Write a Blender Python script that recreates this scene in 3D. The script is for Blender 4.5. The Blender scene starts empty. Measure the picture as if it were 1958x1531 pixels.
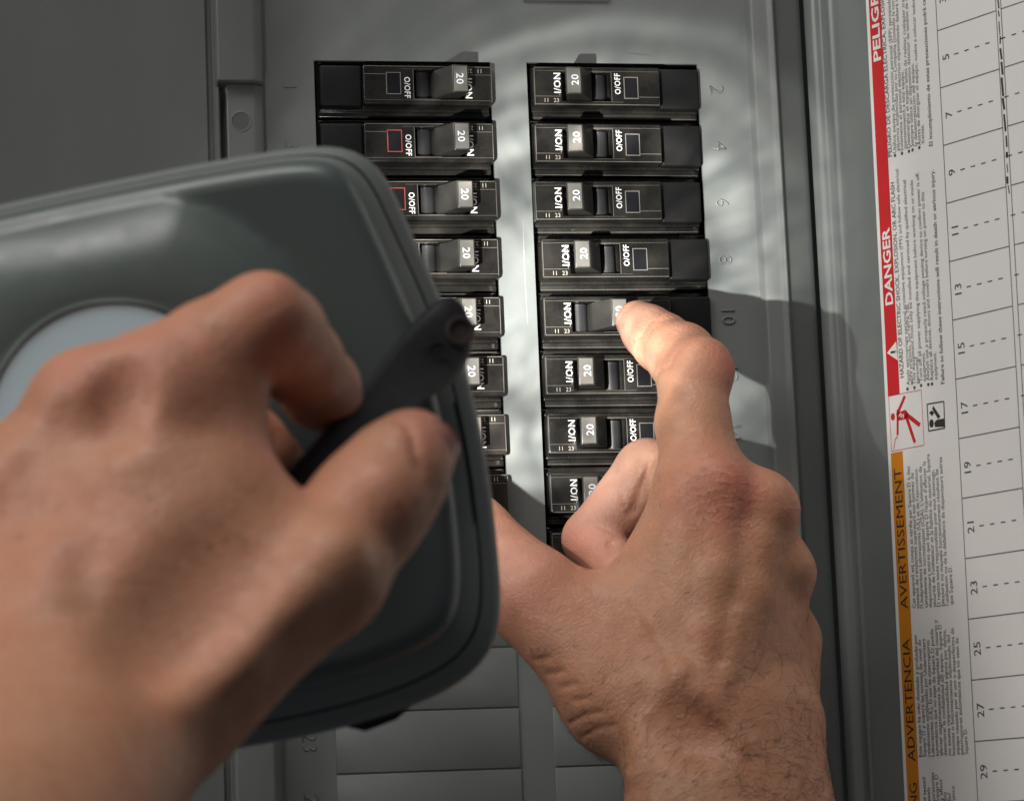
import bpy, bmesh, math, random
import numpy as np
from mathutils import Vector, Matrix

random.seed(7)
S = 0.001                                   # everything below is laid out in millimetres
scn = bpy.context.scene
COL = scn.collection

# ------------------------------------------------------------------ camera
CAM = np.array([-185.1, -949.4, -263.0])
YAW, PITCH, ROLL = [math.radians(a) for a in (10.84, 8.9, -2.33)]
FPX, PW, PH = 5840.0, 1958.0, 1531.0


def cam_axes():
    cy, sy, cp, sp = math.cos(YAW), math.sin(YAW), math.cos(PITCH), math.sin(PITCH)
    fwd = np.array([sy * cp, cy * cp, sp])
    right = np.array([cy, -sy, 0.0])
    up = np.cross(right, fwd)
    c, s = math.cos(ROLL), math.sin(ROLL)
    return right * c + up * s, -right * s + up * c, fwd


CR, CU, CF = cam_axes()


def ray(px, py):
    return CF + CR * (px - PW / 2) / FPX - CU * (py - PH / 2) / FPX


def W(px, py, h):
    """the point seen at that pixel which stands h millimetres in front of the panel sheet"""
    d = ray(px, py)
    return CAM + d * ((-h - CAM[1]) / d[1])


cam = bpy.data.cameras.new('camera')
cam_o = bpy.data.objects.new('camera', cam)
COL.objects.link(cam_o)
M3 = Matrix((CR, CU, -CF)).transposed()
cam_o.matrix_world = Matrix.Translation(Vector(CAM * S)) @ M3.to_4x4()
cam.sensor_fit = 'HORIZONTAL'
cam.sensor_width = 36.0
cam.lens = 36.0 * FPX / PW
cam.clip_start, cam.clip_end = 0.02, 50.0
cam.dof.use_dof = True
cam.dof.focus_distance = float((W(1200, 500, 15) - CAM) @ CF) * S
cam.dof.aperture_fstop = 20.0
cam.dof.aperture_blades = 8
scn.camera = cam_o

# ------------------------------------------------------------------ light and exposure
world = bpy.data.worlds.new('World')
scn.world = world
world.use_nodes = True
bg = world.node_tree.nodes['Background']
bg.inputs[0].default_value = (0.80, 0.86, 0.95, 1)
bg.inputs[1].default_value = 0.058


def area(name, loc, target, size, power, col):
    l = bpy.data.lights.new(name, 'AREA')
    l.shape = 'RECTANGLE'
    l.size, l.size_y = size
    l.energy = power
    l.color = col
    o = bpy.data.objects.new(name, l)
    COL.objects.link(o)
    o.location = loc
    o.rotation_euler = (Vector(target) - Vector(loc)).to_track_quat('-Z', 'Y').to_euler()
    return o


area('ceiling_light', (-0.30, -0.90, 1.62), (0.0, -0.2, -0.1), (1.1, 0.6), 16.0, (1.0, 0.97, 0.93))
area('side_fill_light', (-1.52, -0.78, 0.95), (0.0, -0.15, -0.1), (0.9, 0.9), 17.0, (1.0, 0.965, 0.92))  # unseen side light, added to brighten the door and its label

scn.view_settings.view_transform = 'Standard'
scn.view_settings.look = 'None'
scn.view_settings.exposure = 0.0
scn.view_settings.gamma = 1.0
scn.view_settings.use_curve_mapping = False
scn.render.engine = 'CYCLES'
scn.cycles.use_denoising = True
scn.cycles.max_bounces = 5
scn.cycles.diffuse_bounces = 3
scn.cycles.glossy_bounces = 3
scn.cycles.adaptive_threshold = 0.02
scn.cycles.sample_clamp_indirect = 4.0



# ------------------------------------------------------------------ materials
def mat(name, base=(0.5, 0.5, 0.5), rough=0.5, metal=0.0, coat=0.0, spec=0.5):
    m = bpy.data.materials.new(name)
    m.use_nodes = True
    b = m.node_tree.nodes['Principled BSDF']
    b.inputs['Base Color'].default_value = (*base, 1)
    b.inputs['Roughness'].default_value = rough
    b.inputs['Metallic'].default_value = metal
    b.inputs['Coat Weight'].default_value = coat
    b.inputs['Specular IOR Level'].default_value = spec
    return m, m.node_tree, b


class N:
    """small helper for node graphs"""
    def __init__(s, nt):
        s.nt = nt

    def __call__(s, kind, ins=None, **props):
        n = s.nt.nodes.new(kind)
        for k, v in props.items():
            setattr(n, k, v)
        for k, v in (ins or {}).items():
            if isinstance(v, bpy.types.NodeSocket):
                s.nt.links.new(v, n.inputs[k])
            else:
                n.inputs[k].default_value = v
        return n

    def math(s, op, a, b=0.0, c=0.0, clamp=False):
        return s('ShaderNodeMath', {0: a, 1: b, 2: c}, operation=op, use_clamp=clamp).outputs[0]

    def mix(s, f, a, b, blend='MIX'):
        n = s('ShaderNodeMix', data_type='RGBA', blend_type=blend)
        for i, v in ((0, f), (6, a), (7, b)):
            if isinstance(v, bpy.types.NodeSocket):
                s.nt.links.new(v, n.inputs[i])
            else:
                n.inputs[i].default_value = v if i == 0 else (*v[:3], 1)
        return n.outputs[2]

    def ramp(s, f, lo, hi):
        return s('ShaderNodeMapRange', {0: f, 1: lo, 2: hi, 3: 0.0, 4: 1.0}, clamp=True).outputs[0]

    def noise(s, vec, scale, detail=3.0, rough=0.55, dist=0.0):
        return s('ShaderNodeTexNoise', {'Vector': vec, 'Scale': scale, 'Detail': detail,
                                        'Roughness': rough, 'Distortion': dist}).outputs['Fac']


def coords(g):
    return g('ShaderNodeNewGeometry').outputs['Position']


def painted(name, base, rough=0.36, dust=0.5, peel=0.10):
    """enamelled sheet steel: fine orange peel, dust, wiped smears"""
    m, nt, b = mat(name, base, rough)
    g = N(nt)
    p = coords(g)
    smear = g.noise(g('ShaderNodeMapping', {0: p, 3: (1, 1, 0.18)}).outputs[0], 60, 4)
    fine = g.noise(p, 900, 2)
    speck = g.ramp(g.noise(p, 1500, 1), 0.74, 0.80)
    tint = g.ramp(g.noise(p, 14, 3), 0.3, 0.75)
    c = g.mix(g.math('MULTIPLY', tint, 0.35), base, tuple(x * 0.86 for x in base))
    c = g.mix(g.math('MULTIPLY', speck, 0.35 * dust), c, (0.5, 0.5, 0.47))
    nt.links.new(c, b.inputs['Base Color'])
    r = g.math('ADD', g.math('MULTIPLY', smear, 0.24), rough - 0.12)
    nt.links.new(r, b.inputs['Roughness'])
    h = g.math('ADD', g.noise(p, 420, 2), g.math('MULTIPLY', fine, 0.35))
    bp = g('ShaderNodeBump', {'Strength': peel, 'Distance': 0.0004, 'Height': h})
    nt.links.new(bp.outputs[0], b.inputs['Normal'])
    return m


def plastic(name, base, rough, dust=0.0, grain=0.12, scale=1300, spec=0.5):
    m, nt, b = mat(name, base, rough, spec=spec)
    g = N(nt)
    p = coords(g)
    grainy = g.noise(p, scale, 3)
    if dust:
        d1 = g.ramp(g.noise(p, 1700, 2, 0.6), 0.66, 0.78)
        d2 = g.ramp(g.noise(p, 130, 4), 0.45, 0.75)
        film = g.math('MULTIPLY', g.ramp(g.noise(p, 70, 5, 0.65), 0.35, 0.8), 0.10 * dust)
        f = g.math('ADD', g.math('MULTIPLY', g.math('MULTIPLY', d1, d2), 0.55 * dust), film)
        nt.links.new(g.mix(f, base, (0.30, 0.27, 0.23)), b.inputs['Base Color'])
    r = g.math('ADD', g.math('MULTIPLY', g.noise(p, 180, 4), 0.22), rough - 0.10)
    nt.links.new(r, b.inputs['Roughness'])
    bp = g('ShaderNodeBump', {'Strength': grain, 'Distance': 0.0002, 'Height': grainy})
    nt.links.new(bp.outputs[0], b.inputs['Normal'])
    return m


GREY = (0.180, 0.191, 0.186)
M_PAINT = painted('grey_enamel', GREY, 0.34)
M_TRIM = painted('grey_enamel_trim', (0.130, 0.138, 0.134), 0.42)
M_DOOR = painted('grey_enamel_door', (0.180, 0.194, 0.189), 0.30, peel=0.06)
M_VOID = mat('dark_enclosure', (0.012, 0.012, 0.012), 0.8)[0]
M_BLACK = plastic('black_moulded_plastic', (0.0085, 0.0080, 0.0075), 0.19, 0.9, 0.10)
M_MATTE = plastic('black_matte_plastic', (0.007, 0.007, 0.0075), 0.55, 0.1, 0.25, spec=0.22)
M_RIB = plastic('rib_highlight_plastic', (0.13, 0.12, 0.105), 0.26, 0.5, 0.3, 900)  # edge highlights of the black case, put into a paler tone
M_FRAME = plastic('clear_edge_highlight', (0.19, 0.18, 0.17), 0.2, 0.0, 0.2, 900)  # clear frame; its bevel highlights are put into the light grey
M_FRAME_RED = plastic('red_plastic_edge', (0.42, 0.07, 0.06), 0.25, 0.0, 0.2, 900)
M_TOG = plastic('toggle_plastic', (0.022, 0.021, 0.019), 0.36, 0.5, 0.2)
M_PLATE = plastic('toggle_face_lit', (0.125, 0.118, 0.106), 0.45, 0.4, 0.25)  # lamplight on the toggle's end, put into a paler colour than the lever
M_DRUM = plastic('drum_plastic', (0.022, 0.022, 0.024), 0.34, 0.3, 0.15)
M_PANE = mat('indicator_pane', (0.012, 0.012, 0.014), 0.10, spec=0.6)[0]
M_WHITE = mat('white_ink', (0.80, 0.80, 0.80), 0.5)[0]
M_RATING = mat('grey_white_ink', (0.62, 0.64, 0.68), 0.5)[0]
M_STAMP = mat('stamped_ink', (0.42, 0.38, 0.32), 0.55)[0]
M_LANT = plastic('lantern_grey_plastic', (0.098, 0.120, 0.114), 0.32, 0.12, 0.06, 700)
M_LANT2 = plastic('lantern_bezel_plastic', (0.18, 0.195, 0.186), 0.42, 0.0, 0.06, 700)
M_RUBBER = plastic('black_handle_plastic', (0.011, 0.0115, 0.014), 0.5, 0.0, 0.1, 900, spec=0.3)
M_SCREW = mat('screw_recess', (0.05, 0.035, 0.032), 0.35)[0]
M_GROOVE = mat('groove_dark', (0.012, 0.014, 0.014), 0.6)[0]


def silver():
    m, nt, b = mat('sky_lit_silver_plate', (0.66, 0.89, 1.0), 0.45, 0.0)  # sky reflection put into the pale blue base colour
    g = N(nt)
    p = coords(g)
    br = g.noise(g('ShaderNodeMapping', {0: p, 2: (0, 0.3, 0), 3: (25, 25, 900)}).outputs[0], 1.0, 3)
    nt.links.new(g.math('ADD', g.math('MULTIPLY', br, 0.2), 0.36), b.inputs['Roughness'])
    bp = g('ShaderNodeBump', {'Strength': 0.08, 'Distance': 0.0002, 'Height': br})
    nt.links.new(bp.outputs[0], b.inputs['Normal'])
    return m


M_SILVER = silver()


def paper():
    m, nt, b = mat('label_film', (0.70, 0.69, 0.665), 0.42)
    g = N(nt)
    p = coords(g)
    c = g.mix(g.ramp(g.noise(p, 30, 3), 0.3, 0.8), (0.85, 0.84, 0.815), (0.81, 0.795, 0.77))
    nt.links.new(c, b.inputs['Base Color'])
    bp = g('ShaderNodeBump', {'Strength': 0.05, 'Distance': 0.0003, 'Height': g.noise(p, 160, 3)})
    nt.links.new(bp.outputs[0], b.inputs['Normal'])
    return m


M_LABEL = paper()
M_RED = mat('red_print', (0.62, 0.018, 0.022), 0.42)[0]
M_ORANGE = mat('orange_print', (0.66, 0.235, 0.008), 0.42)[0]
M_INK = mat('black_print', (0.035, 0.03, 0.028), 0.5)[0]
M_INKSOFT = mat('grey_black_print', (0.085, 0.075, 0.07), 0.5)[0]


def skin(name, tan, red, spot, sheen=0.45, hue_shift=0.0):
    m, nt, b = mat(name, tan, sheen, spec=0.32)
    g = N(nt)
    p = coords(g)
    redat = g('ShaderNodeAttribute', attribute_name='red').outputs['Fac']
    wrk = g('ShaderNodeAttribute', attribute_name='wrinkle').outputs['Fac']
    wav = g('ShaderNodeAttribute', attribute_name='wave').outputs['Fac']
    pal = g('ShaderNodeAttribute', attribute_name='pale').outputs['Fac']
    big = g.ramp(g.noise(p, 75, 4, 0.6), 0.35, 0.68)
    med = g.ramp(g.noise(p, 260, 4, 0.6), 0.38, 0.66)
    c = g.mix(g.math('MULTIPLY', big, 0.75), tan, (tan[0] * 0.97, tan[1] * 0.80, tan[2] * 0.72))
    c = g.mix(g.math('MULTIPLY', med, 0.48), c, (tan[0] * 0.80, tan[1] * 0.72, tan[2] * 0.66))
    c = g.mix(pal, c, (0.50, 0.285, 0.215))
    c = g.mix(g.math('MULTIPLY', redat, g.math('ADD', g.math('MULTIPLY', big, 0.35), 0.60)), c, red)
    vor = g('ShaderNodeTexVoronoi', {'Vector': p, 'Scale': 190.0, 'Randomness': 1.0}).outputs['Distance']
    fr = g.math('MULTIPLY', g.ramp(vor, 0.30, 0.10), g.ramp(g.noise(p, 60, 2), 0.52, 0.66))
    c = g.mix(g.math('MULTIPLY', fr, 0.42), c, spot)
    nt.links.new(c, b.inputs['Base Color'])
    b.inputs['Subsurface Weight'].default_value = 0.16
    b.inputs['Subsurface Radius'].default_value = (1.0, 0.36, 0.2)
    b.inputs['Subsurface Scale'].default_value = 0.0035
    nt.links.new(g.math('ADD', g.math('MULTIPLY', med, 0.16), sheen - 0.06), b.inputs['Roughness'])
    # relief: the skin's diamond cells, pores, folds over the joints
    warp = g('ShaderNodeVectorMath', {0: p, 1: g('ShaderNodeVectorMath', {
        0: g('ShaderNodeTexNoise', {'Vector': p, 'Scale': 420.0}).outputs['Color'],
        1: (0.0016, 0.0016, 0.0016)}, operation='MULTIPLY').outputs[0]}, operation='ADD').outputs[0]
    cell = g('ShaderNodeTexVoronoi', {'Vector': warp, 'Scale': 620.0}, feature='DISTANCE_TO_EDGE').outputs['Distance']
    cell = g.ramp(cell, 0.0, 0.22)
    cell2 = g('ShaderNodeTexVoronoi', {'Vector': warp, 'Scale': 300.0}, feature='DISTANCE_TO_EDGE').outputs['Distance']
    cell2 = g.ramp(cell2, 0.0, 0.16)
    lump = g.noise(p, 130, 4, 0.6)
    ph = g.math('ADD', wav, g.math('MULTIPLY', g.noise(p, 150, 3), 7.0))
    fold = g.math('POWER', g.math('ABSOLUTE', g.math('SINE', g.math('MULTIPLY', ph, 1.25))), 0.45)
    fold = g.math('MULTIPLY', fold, wrk)
    h = g.math('ADD', g.math('MULTIPLY', cell, 0.26), g.math('MULTIPLY', cell2, 0.22))
    h = g.math('ADD', h, g.math('MULTIPLY', lump, 0.7))
    h = g.math('ADD', h, g.math('MULTIPLY', fold, 0.85))
    bp = g('ShaderNodeBump', {'Strength': 0.44, 'Distance': 0.00045, 'Height': h})
    nt.links.new(bp.outputs[0], b.inputs['Normal'])
    return m


M_SKIN_R = skin('skin_pressing_hand', (0.45, 0.236, 0.142), (0.47, 0.145, 0.105), (0.20, 0.095, 0.055))
M_SKIN_L = skin('skin_gripping_hand', (0.53, 0.278, 0.172), (0.60, 0.225, 0.175), (0.20, 0.095, 0.055))
M_NAIL = mat('fingernail', (0.47, 0.215, 0.18), 0.25)[0]
M_NAIL.node_tree.nodes['Principled BSDF'].inputs['Subsurface Weight'].default_value = 0.15
M_NAIL.node_tree.nodes['Principled BSDF'].inputs['Subsurface Scale'].default_value = 0.002
M_HAIR = mat('arm_hair', (0.045, 0.026, 0.015), 0.45)[0]
M_REFL = mat('lamp_reflector', (0.85, 0.85, 0.85), 0.15, 1.0)[0]
M_LENS = mat('lit_lens', (0.9, 0.9, 0.9), 0.2)[0]
_b = M_LENS.node_tree.nodes['Principled BSDF']
_b.inputs['Emission Color'].default_value = (1.0, 0.96, 0.9, 1)
_b.inputs['Emission Strength'].default_value = 6.0


# ------------------------------------------------------------------ object helpers
def link(o, parent=None):
    COL.objects.link(o)
    if parent is not None:
        o.parent = parent
    return o


def thing(name, label, cat, loc=(0, 0, 0), group=None):
    o = bpy.data.objects.new(name, None)
    o.empty_display_size = 0.01
    o.location = Vector(loc) * S
    tag(o, label, cat, group)
    return link(o)


def tag(o, label=None, cat=None, group=None, kind=None):
    if label:
        o['label'] = label
    if cat:
        o['category'] = cat
    if group:
        o['group'] = group
    if kind:
        o['kind'] = kind
    return o


def root_off(parent):
    v = np.zeros(3)
    while parent is not None:
        v += np.array(parent.location) / S
        parent = parent.parent
    return v


def mesh(name, verts, faces, m, parent=None, smooth=False, local=False):
    """verts in mm, world coordinates (or the parent's own when local)"""
    verts = np.asarray(verts, float)
    if not local:
        verts = verts - root_off(parent)
    me = bpy.data.meshes.new(name)
    me.from_pydata((verts * S).tolist(), [], [list(map(int, f)) for f in faces])
    me.materials.append(m)
    if smooth:
        me.polygons.foreach_set('use_smooth', [True] * len(me.polygons))
    me.update()
    o = bpy.data.objects.new(name, me)
    return link(o, parent)


def from_bm(name, bm, m, parent=None, smooth=True, local=False, angle=35):
    bmesh.ops.recalc_face_normals(bm, faces=bm.faces[:])
    bm.normal_update()
    off = np.zeros(3) if local else root_off(parent)
    for v in bm.verts:
        v.co = (v.co - Vector(off)) * S
    me = bpy.data.meshes.new(name)
    if smooth:
        lim = math.radians(angle)
        for e in bm.edges:
            e.smooth = not (len(e.link_faces) == 2 and e.calc_face_angle(0) > lim)
        for f in bm.faces:
            f.smooth = True
    bm.to_mesh(me)
    bm.free()
    me.materials.append(m)
    o = bpy.data.objects.new(name, me)
    return link(o, parent)


def add_box(bm, x0, x1, y0, y1, z0, z1, bev=0.0, seg=2):
    vs = [bm.verts.new((x, y, z)) for x in (x0, x1) for y in (y0, y1) for z in (z0, z1)]
    q = [(0, 1, 3, 2), (4, 6, 7, 5), (0, 4, 5, 1), (2, 3, 7, 6), (0, 2, 6, 4), (1, 5, 7, 3)]
    fs = [bm.faces.new([vs[i] for i in f]) for f in q]
    bmesh.ops.recalc_face_normals(bm, faces=fs)
    if bev:
        es = list({e for f in fs for e in f.edges})
        bmesh.ops.bevel(bm, geom=es, offset=bev, segments=seg, affect='EDGES', profile=0.5)


def add_prism(bm, prof, z0, z1, bev=0.0, seg=2):
    """closed polygon in (x, y) pulled along z"""
    lo = [bm.verts.new((x, y, z0)) for x, y in prof]
    hi = [bm.verts.new((x, y, z1)) for x, y in prof]
    n = len(prof)
    fs = [bm.faces.new(lo[::-1]), bm.faces.new(hi)]
    for i in range(n):
        j = (i + 1) % n
        fs.append(bm.faces.new((lo[i], lo[j], hi[j], hi[i])))
    bmesh.ops.recalc_face_normals(bm, faces=fs)
    if bev:
        es = list({e for f in fs for e in f.edges})
        bmesh.ops.bevel(bm, geom=es, offset=bev, segments=seg, affect='EDGES', profile=0.5)


def fillet(pts, r, seg=4):
    out = [np.array(pts[0], float)]
    for i in range(1, len(pts) - 1):
        a, b, c = [np.array(pts[k], float) for k in (i - 1, i, i + 1)]
        u, v = a - b, c - b
        lu, lv = np.linalg.norm(u), np.linalg.norm(v)
        rr = min(r, lu * 0.45, lv * 0.45)
        p0, p2 = b + u / lu * rr, b + v / lv * rr
        for t in np.linspace(0, 1, seg + 1):
            out.append((1 - t) ** 2 * p0 + 2 * t * (1 - t) * b + t * t * p2)
    out.append(np.array(pts[-1], float))
    return out


def sheet(name, prof, z0, z1, m, parent, thick=1.2, r=0.8, zs=None):
    """bent sheet steel: a profile of (x, height) pulled along z, with real thickness"""
    p = fillet(prof, r) if r else [np.array(q, float) for q in prof]
    n = len(p)
    back = []
    for i in range(n):
        a, b = p[max(i - 1, 0)], p[min(i + 1, n - 1)]
        t = (b - a) / max(np.linalg.norm(b - a), 1e-9)
        back.append(p[i] + np.array([t[1], -t[0]]) * thick)
    ring = [(q[0], -q[1]) for q in p] + [(q[0], -q[1]) for q in back[::-1]]
    bm = bmesh.new()
    add_prism(bm, ring, z0, z1)
    # caps of long thin rings triangulate badly when bent: replace by quads
    bm.faces.ensure_lookup_table()
    caps = [f for f in bm.faces if max(v.co.z for v in f.verts) - min(v.co.z for v in f.verts) < 1e-4]
    bmesh.ops.delete(bm, geom=caps, context='FACES_ONLY')
    bm.verts.ensure_lookup_table()
    m2 = len(ring)
    for base in (0, m2):
        for i in range(n - 1):
            bm.faces.new([bm.verts[base + k] for k in (i, i + 1, m2 - 2 - i, m2 - 1 - i)])
    return from_bm(name, bm, m, parent, angle=40)


_tc = {}


def text2d(s, cap, bold=0.0, width=None, extrude=0.0, bevel=0.0, spacing=1.0):
    """flat glyphs as (verts n x 3, faces): x along the reading direction, centred on the cap height"""
    key = (s, bold, extrude, bevel, cap if extrude else 0, spacing)
    if key not in _tc:
        cu = bpy.data.curves.new('glyphs', 'FONT')
        cu.body = s
        cu.size = 10.0
        cu.resolution_u = 2
        cu.offset = bold
        cu.extrude = extrude
        cu.bevel_depth = bevel
        cu.bevel_resolution = 1
        cu.space_character = spacing
        ob = bpy.data.objects.new('glyphs', cu)
        COL.objects.link(ob)
        dg = bpy.context.evaluated_depsgraph_get()
        me = ob.evaluated_get(dg).to_mesh()
        v = np.array([x.co[:] for x in me.vertices]) if len(me.vertices) else np.zeros((0, 3))
        f = [tuple(q.vertices) for q in me.polygons]
        ob.evaluated_get(dg).to_mesh_clear()
        bpy.data.objects.remove(ob)
        bpy.data.curves.remove(cu)
        _tc[key] = (v, f)
    v, f = _tc[key]
    v = v.copy()
    capn = 7.0
    k = cap / capn
    v[:, 0] -= v[:, 0].min()
    w = v[:, 0].max()
    v[:, 1] = (v[:, 1] - capn / 2) * k
    v[:, 0] *= (width / w) if width else k
    return v, f


def place(v, o, ax, ay, an):
    o, ax, ay, an = [np.asarray(q, float) for q in (o, ax, ay, an)]
    return o + v[:, :1] * ax + v[:, 1:2] * ay + v[:, 2:3] * an


def join(parts):
    V, F, n = [], [], 0
    for v, f in parts:
        V.append(v)
        F += [tuple(i + n for i in q) for q in f]
        n += len(v)
    return np.vstack(V), F


# ------------------------------------------------------------------ the panel
P = 19.05
ZT, ZB = 120.0, -330.0                      # the cover goes on above and below the picture
XL0, XL1, XR0, XR1 = -63.8, -6.0, 6.0, 63.5
ROWS = 9
cover = thing('panel_cover', 'grey enamelled steel cover of the breaker panel around the black breakers',
              'panel cover', (0, 0, ZB))


def hole_sheet(name, xs, zs, holes, m, parent, t=1.3):
    bm = bmesh.new()
    V = {}

    def vv(i, j, k):
        if (i, j, k) not in V:
            V[i, j, k] = bm.verts.new((xs[i], (0.0, t)[k], zs[j]))
        return V[i, j, k]
    nx, nz = len(xs) - 1, len(zs) - 1
    solid = lambda i, j: 0 <= i < nx and 0 <= j < nz and (i, j) not in holes
    for i in range(nx):
        for j in range(nz):
            if not solid(i, j):
                continue
            bm.faces.new([vv(i, j, 0), vv(i + 1, j, 0), vv(i + 1, j + 1, 0), vv(i, j + 1, 0)])
            bm.faces.new([vv(i, j, 1), vv(i, j + 1, 1), vv(i + 1, j + 1, 1), vv(i + 1, j, 1)])
            for di, dj, a, b in ((-1, 0, (i, j), (i, j + 1)), (1, 0, (i + 1, j), (i + 1, j + 1)),
                                 (0, -1, (i, j), (i + 1, j)), (0, 1, (i, j + 1), (i + 1, j + 1))):
                if not solid(i + di, j + dj):
                    bm.faces.new([vv(*a, 0), vv(*b, 0), vv(*b, 1), vv(*a, 1)])
    return from_bm(name, bm, m, parent, smooth=False)


hole_sheet('dead_front', [-81.2, XL0, XL1, XR0, XR1, 80.6], [ZB, -ROWS * P, 0.0, ZT], {(1, 1), (3, 1)}, M_PAINT, cover)
mesh('enclosure_back', [(-100, 40, ZB), (100, 40, ZB), (100, 40, ZT), (-100, 40, ZT)], [(0, 1, 2, 3)], M_VOID, cover)

# filler plates of the unused spaces
for col, (x0, x1) in enumerate(((-63.6, -5.2), (5.8, 63.3))):
    for r in range(ROWS, 16):
        bm = bmesh.new()
        zt, zb = -r * P - 0.25, -(r + 1) * P + 0.25
        add_box(bm, x0, x1, -0.55, 0.4, zb, zt, 0.28, 2)
        from_bm('filler_plate', bm, M_PAINT, cover)

# embossed circuit numbers: they read downwards beside both columns
for r in range(13):
    for side in (0, 1):
        num = str(2 * r + 1 + side)
        v, f = text2d(num, 4.6, -0.32, extrude=0.10, bevel=0.22)
        L = v[:, 0].max()
        xc = 69.6 if side else -71.6
        zc = -r * P - P / 2 + 0.8
        vv = place(v, (xc, -0.05, zc + L / 2), (0, 0, -1), (1, 0, 0), (0, -1.1 if side else -0.6, 0))
        mesh('embossed_number', vv, f, M_PAINT, cover, smooth=True)

# frame left of the breakers: recess wall, raised pad with a screw dimple, groove, outer face
XA = -81.4
sheet('frame_flange', [(-330, 10.5), (-99.4, 10.5), (-98.8, 8.6), (-97.6, 8.6), (-97.0, 11.2)], ZB, ZT, M_TRIM, cover, r=0.35)


def pad(z0, z1, h, x0):
    bm = bmesh.new()
    add_prism(bm, [(x0, -6.0), (x0 + 1.0, -h), (XA - 3.0, -h), (XA - 0.9, -h + 1.6), (XA, -h + 2.5), (XA, 1.0), (x0, 1.0)], z0, z1)
    es = [e for e in bm.edges if abs(e.verts[0].co.z - e.verts[1].co.z) > 1 or e.verts[0].co.y < -7]
    bmesh.ops.bevel(bm, geom=es, offset=0.7, segments=3, affect='EDGES', profile=0.5)
    return from_bm('raised_pad', bm, M_TRIM, cover)


z_step = W(462, 158, 12)[2]
pad(z_step, ZT, 14.2, -97.2)
pad(ZB, -80.0, 14.2, -97.2)
pad(-80.0, z_step, 11.0, -94.4)
bm = bmesh.new()
add_prism(bm, [(-97.2, -6.0), (-96.9, -12.4), (-95.9, -12.4), (-95.5, -11.4), (-95.5, 0), (-97.2, 0)], -80.0, z_step - 1.6)
bmesh.ops.bevel(bm, geom=[e for e in bm.edges if abs(e.verts[0].co.z - e.verts[1].co.z) > 1], offset=0.25, segments=2, affect='EDGES')
from_bm('pad_rib', bm, M_TRIM, cover)
# dimple: a raised rim and a flat floor, recess shade put into its colour
c = W(461, 232, 11.2)
bm = bmesh.new()
rings = [(3.5, 11.02), (3.2, 11.12), (2.9, 11.10), (2.75, 10.95), (2.6, 10.6)]
prev = None
for rr, hh in rings:
    cur = [bm.verts.new((c[0] + rr * math.cos(a), -hh - 0.05, c[2] + rr * math.sin(a))) for a in np.linspace(0, 2 * math.pi, 33)[:-1]]
    if prev:
        for i in range(32):
            bm.faces.new((prev[i], prev[(i + 1) % 32], cur[(i + 1) % 32], cur[i]))
    prev = cur
from_bm('screw_dimple', bm, M_TRIM, cover)
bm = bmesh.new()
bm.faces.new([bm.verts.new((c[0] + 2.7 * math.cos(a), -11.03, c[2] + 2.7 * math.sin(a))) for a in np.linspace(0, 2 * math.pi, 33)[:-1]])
from_bm('dimple_floor', bm, painted('dimple_shade', (0.085, 0.09, 0.088), 0.5), cover)

# frame right of the breakers
sheet('frame_trim', [(80.6, 0.0), (81.3, 4.2), (86.6, 6.6), (88.0, 8.2), (89.2, 6.4), (97.0, 4.6), (98.6, 3.6), (99.2, -7.0)],
      ZB, ZT, M_TRIM, cover, r=0.9)
sheet('hinge_channel', [(99.2, -7.0), (112.0, -7.0)], ZB, ZT, M_TRIM, cover, r=0)
# lower edge of the plate above the breakers
bm = bmesh.new()
e0, e1 = W(1000, 1, 0.5), W(1165, 3, 0.5)
add_box(bm, e0[0], e1[0], -0.7, 0.1, e1[2] - 0.2, e1[2] + 40, 0.25, 2)
from_bm('latch_plate', bm, M_TRIM, cover)
# scuffs in the paint
for pts in ([(1170, 92), (1176, 84)], [(1195, 101), (1222, 104), (1245, 106)], [(780, 92), (788, 82)], [(1009, 620), (1003, 520), (1000, 420)]):
    q = [W(x, y, 0.03) for x, y in pts]
    vs, fs = [], []
    for i, a in enumerate(q):
        d = q[min(i + 1, len(q) - 1)] - q[max(i - 1, 0)]
        nrm = np.cross(d / np.linalg.norm(d), (0, 1, 0)) * (0.10 if 0 < i < len(q) - 1 else 0.03)
        vs += [a - nrm, a + nrm]
    fs = [(2 * i, 2 * i + 1, 2 * i + 3, 2 * i + 2) for i in range(len(q) - 1)]
    mesh('scuff', vs, fs, M_STAMP if pts[0][0] == 1009 else M_INKSOFT, cover)

# ------------------------------------------------------------------ the door with the directory label
AD = math.radians(63.77)
DH = np.array([104.0, -12.0, 0.0])
DD = np.array([math.cos(AD), -math.sin(AD), 0.0])
DU = np.array([0.015 * math.sin(AD), 0.015 * math.cos(AD), 1.0])      # the door hangs a little out of plumb
DN = np.cross(DU, DD)
DN *= np.sign(-DN[1]) / np.linalg.norm(DN)                  # towards the breakers and the viewer


def on_door(px, py, off=0.0):
    d = ray(px, py)
    o = DH + DN * off
    t = ((o - CAM) @ DN) / (d @ DN)
    q = CAM + d * t - DH
    return float(q @ DD), float(q[2])


def DP(s, z, off):
    return DH + DD * s + DU * z + DN * off


door = thing('panel_door', 'grey steel panel door swung open beside the breakers with a printed directory label',
             'panel door', (DH[0], DH[1], ZB))
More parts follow.
